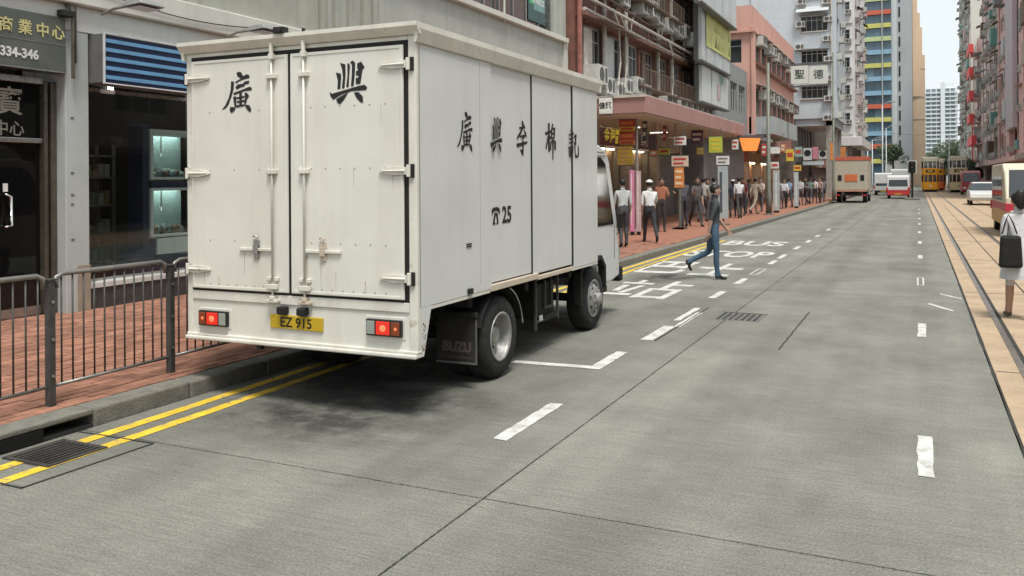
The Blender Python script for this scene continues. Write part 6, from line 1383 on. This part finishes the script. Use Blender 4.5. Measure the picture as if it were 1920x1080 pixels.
        if hat is not None:
            hm = MB(); vs = []; fs = []
            for i in range(5):
                ph = math.pi / 2 * (1 - i / 4 * .82)
                for j in range(n): th = 2 * math.pi * j / n; vs.append(tuple(hc + Vector((.103 * math.cos(ph) * math.cos(th), .118 * math.cos(ph) * math.sin(th) - .004, .018 + .105 * math.sin(ph))) * k))
            for i in range(4):
                for j in range(n): fs.append((i * n + j, i * n + (j + 1) % n, (i + 1) * n + (j + 1) % n, (i + 1) * n + j))
            L_(hm.add(vs, fs), 'cap', mat('hat_%.2f' % hat[0], hat, .7), t)
            L_(MB().hexa([tuple(hc + Vector(q) * k) for q in ((-.07, .08, .04), (.07, .08, .04), (.05, .18, .03), (-.05, .18, .03), (-.07, .08, .05), (.07, .08, .05), (.05, .18, .04), (-.05, .18, .04))]), 'cap_peak', MATS['hat_%.2f' % hat[0]], t, .004)
    if skirt is not None:
        n = 20; hm = MB(); vs = []; fs = []; rows_ = [(1.10, .125, .10), (.98, .16, .135), (.80, .20, .18), (.62, .235, .22), (.55, .24, .225)]
        for (zz_, rx, ry) in rows_:
            for j in range(n): th = 2 * math.pi * j / n; f = 1 + .06 * math.sin(th * 7) * (1.1 - zz_); vs.append((rx * f * math.cos(th) * k, ry * f * math.sin(th) * k, zz_ * k - mz))
        for i in range(len(rows_) - 1):
            for j in range(n): fs.append((i * n + j, i * n + (j + 1) % n, (i + 1) * n + (j + 1) % n, (i + 1) * n + j))
        L_(hm.add(vs, fs), 'skirt', mat('skirt_%.2f' % skirt[0], skirt, .8, var=.1), t)
    return t, mz, k
def at(px, Zc):            # a point on the pavement at that depth along the view axis
    d = ray(px, CYP); p = CP + d * (Zc / 1.0); return p.x, p.y
pc = onG(1338, 523)
person('person in blue jeans and dark top striding across the bus stop marking', pc.x, pc.y, 0.0, -64.7 - 2, 1.66, (.05, .055, .06), (.055, .10, .16), ((-8, 56), (5, 2)), ((22, 14), (-20, 8)), .4, fingers=True, grp=None)
pw = onG(1913, 598)
wt, mz, kk = person('woman in white dress walking along the tram lane with a black bag', pw.x, pw.y, .002, 12, 1.57, (.6, .6, .62), (.6, .6, .62), ((14, 6), (-14, 18)), ((-6, 10), (10, 14)), .4, shorts=True, skirt=(.6, .6, .62), fingers=True, grp=None, shoe=(.12, .10, .08))
L_(MB().ball((0, -.055, 1.50), .075, .05, .13, n=12, k=8), 'long_hair', HAIR, wt)
bag = thing('shoulder_bag', 'black shoulder bag carried on the back of the woman in white', 'bag', (pw.x - .12, pw.y - .24, .66))
L_(MB().prism([(-.13, 0), (.13, 0), (.11, .40), (-.11, .40)], 'y', -.06, .06), 'bag_body', RUB, bag, .035); L_(MB().tube([(-.09, 0, .42), (-.05, .06, .56), (-.01, .15, .655), (.03, .06, .56), (.07, 0, .42)], .01, 6), 'strap', RUB, bag)
PL = [(1168, 21, 30, (.42, .44, .44), (.06, .06, .07), 'person in pale grey shirt just beyond the truck cab', {}), (1218, 22.5, 5, (.62, .62, .62), (.03, .03, .035), 'person in white shirt and white cap walking away near the pink advert', {'hat': (.6, .6, .58)}),
      (1318, 33, 20, (.38, .36, .33), (.07, .06, .06), 'person with diagonal strap on a patterned shirt', {}), (1338, 35, -10, (.42, .50, .58), (.08, .09, .12), 'person in light blue shirt beside the bus stop', {}), (1374, 37, 0, (.03, .04, .07), (.03, .03, .04), 'person in navy top right of the bus stop cabinet', {'hat': (.5, .5, .5)}),
      (1392, 38.5, 160, (.30, .07, .08), (.04, .04, .05), 'person in dark red top facing the camera', {}), (1386, 36, 10, (.55, .55, .55), (.05, .05, .05), 'person in white vest behind the navy top', {}), (1415, 40, -15, (.45, .40, .32), (.35, .30, .24), 'person in beige patterned clothes by the lamp post', {}),
      (1470, 47, 170, (.55, .56, .58), (.05, .05, .06), 'person in white top past the thick lamp post', {}), (1479, 49, 10, (.20, .27, .38), (.05, .05, .06), 'person in slate blue shirt on the pavement', {}), (1500, 52, -5, (.58, .57, .55), (.12, .12, .13), 'person in off white shirt under the pale grey sign', {}),
      (1511, 53, 180, (.10, .10, .11), (.04, .04, .05), 'person in black under the hanging signs', {}), (1528, 56, 0, (.60, .60, .58), (.05, .05, .06), 'person in bright white shirt under the pink sign', {}), (1537, 57, 175, (.42, .30, .28), (.06, .06, .06), 'person in rose shirt near the slim lamp post', {}), (1546, 59, 5, (.12, .12, .14), (.05, .06, .08), 'person in charcoal top nearest the slim lamp post', {}), (1306, 30, 200, (.10, .09, .09), (.06, .06, .06), 'person in dark clothes at the shop entrance', {}), (1459, 46, 0, (.30, .32, .34), (.1, .1, .1), 'person in grey shirt behind the lamp post', {})]
PL += [(1240, 27, 190, (.35, .14, .08), (.05, .05, .05), 'person in rust brown top by the shop door', {}), (1282, 29.5, 20, (.09, .08, .10), (.04, .04, .05), 'person in black beside the orange menu stand', {}), (1327, 34.5, 185, (.25, .23, .2), (.06, .06, .07), 'person in khaki shirt facing the camera before the bus stop', {}), (1404, 41, 10, (.06, .06, .06), (.04, .04, .04), 'person in black between dark red and beige pedestrians', {}),
       (1427, 43, 175, (.5, .45, .42), (.10, .10, .12), 'person in cream shirt just left of the lamp post', {}), (1490, 50.5, 170, (.35, .12, .12), (.05, .05, .05), 'person in brick red shirt under the teal sign', {}), (1519, 54.5, 8, (.14, .22, .2), (.05, .05, .05), 'person in dark green shirt under the signs', {})]
pr_ = random.Random(33)
def rp_(s):
    w = pr_.choice((4, 10, 18, 24)); return ((w * s + pr_.uniform(-3, 3), 4 + pr_.uniform(0, 8)), (-w * s + pr_.uniform(-3, 3), 6 + w * pr_.uniform(.5, 1.2)))
def ra_(s):
    q = pr_.random()
    if q < .3: return ((20, 85), (-10 * s, 14))
    if q < .5: return ((-5, 20), (25, 100))
    w = pr_.uniform(6, 28); return ((-w * s, 12 + pr_.uniform(0, 25)), (w * s, 12 + pr_.uniform(0, 25)))
for i, (px, Zc, hd, sc, tc, lab, kw) in enumerate(PL):
    x, y = at(px, Zc); x = min(x, -5.9) if x > -5.9 else x; hd = hd + pr_.uniform(-25, 25)
    s = 1 if i % 2 else -1; person(lab, x, y, KZ, hd, 1.62 + .035 * (i % 4), sc, tc, rp_(s), ra_(s), lean=pr_.uniform(-1, 8), **kw)
RL = [(1853, 88, (.15, .1, .2), 'person in purple near the right hand shops'), (1860, 92, (.5, .5, .5), 'person in pale grey by the right hand shops')]
for i, (px, Zc, sc, lab) in enumerate(RL):
    x, y = at(px, Zc); person(lab, max(x, 6.8), y, .13, 170, 1.66, sc, (.05, .05, .06), ((12, 6), (-12, 18)), ((-14, 14), (14, 14)), grp='pedestrians on the right pavement')
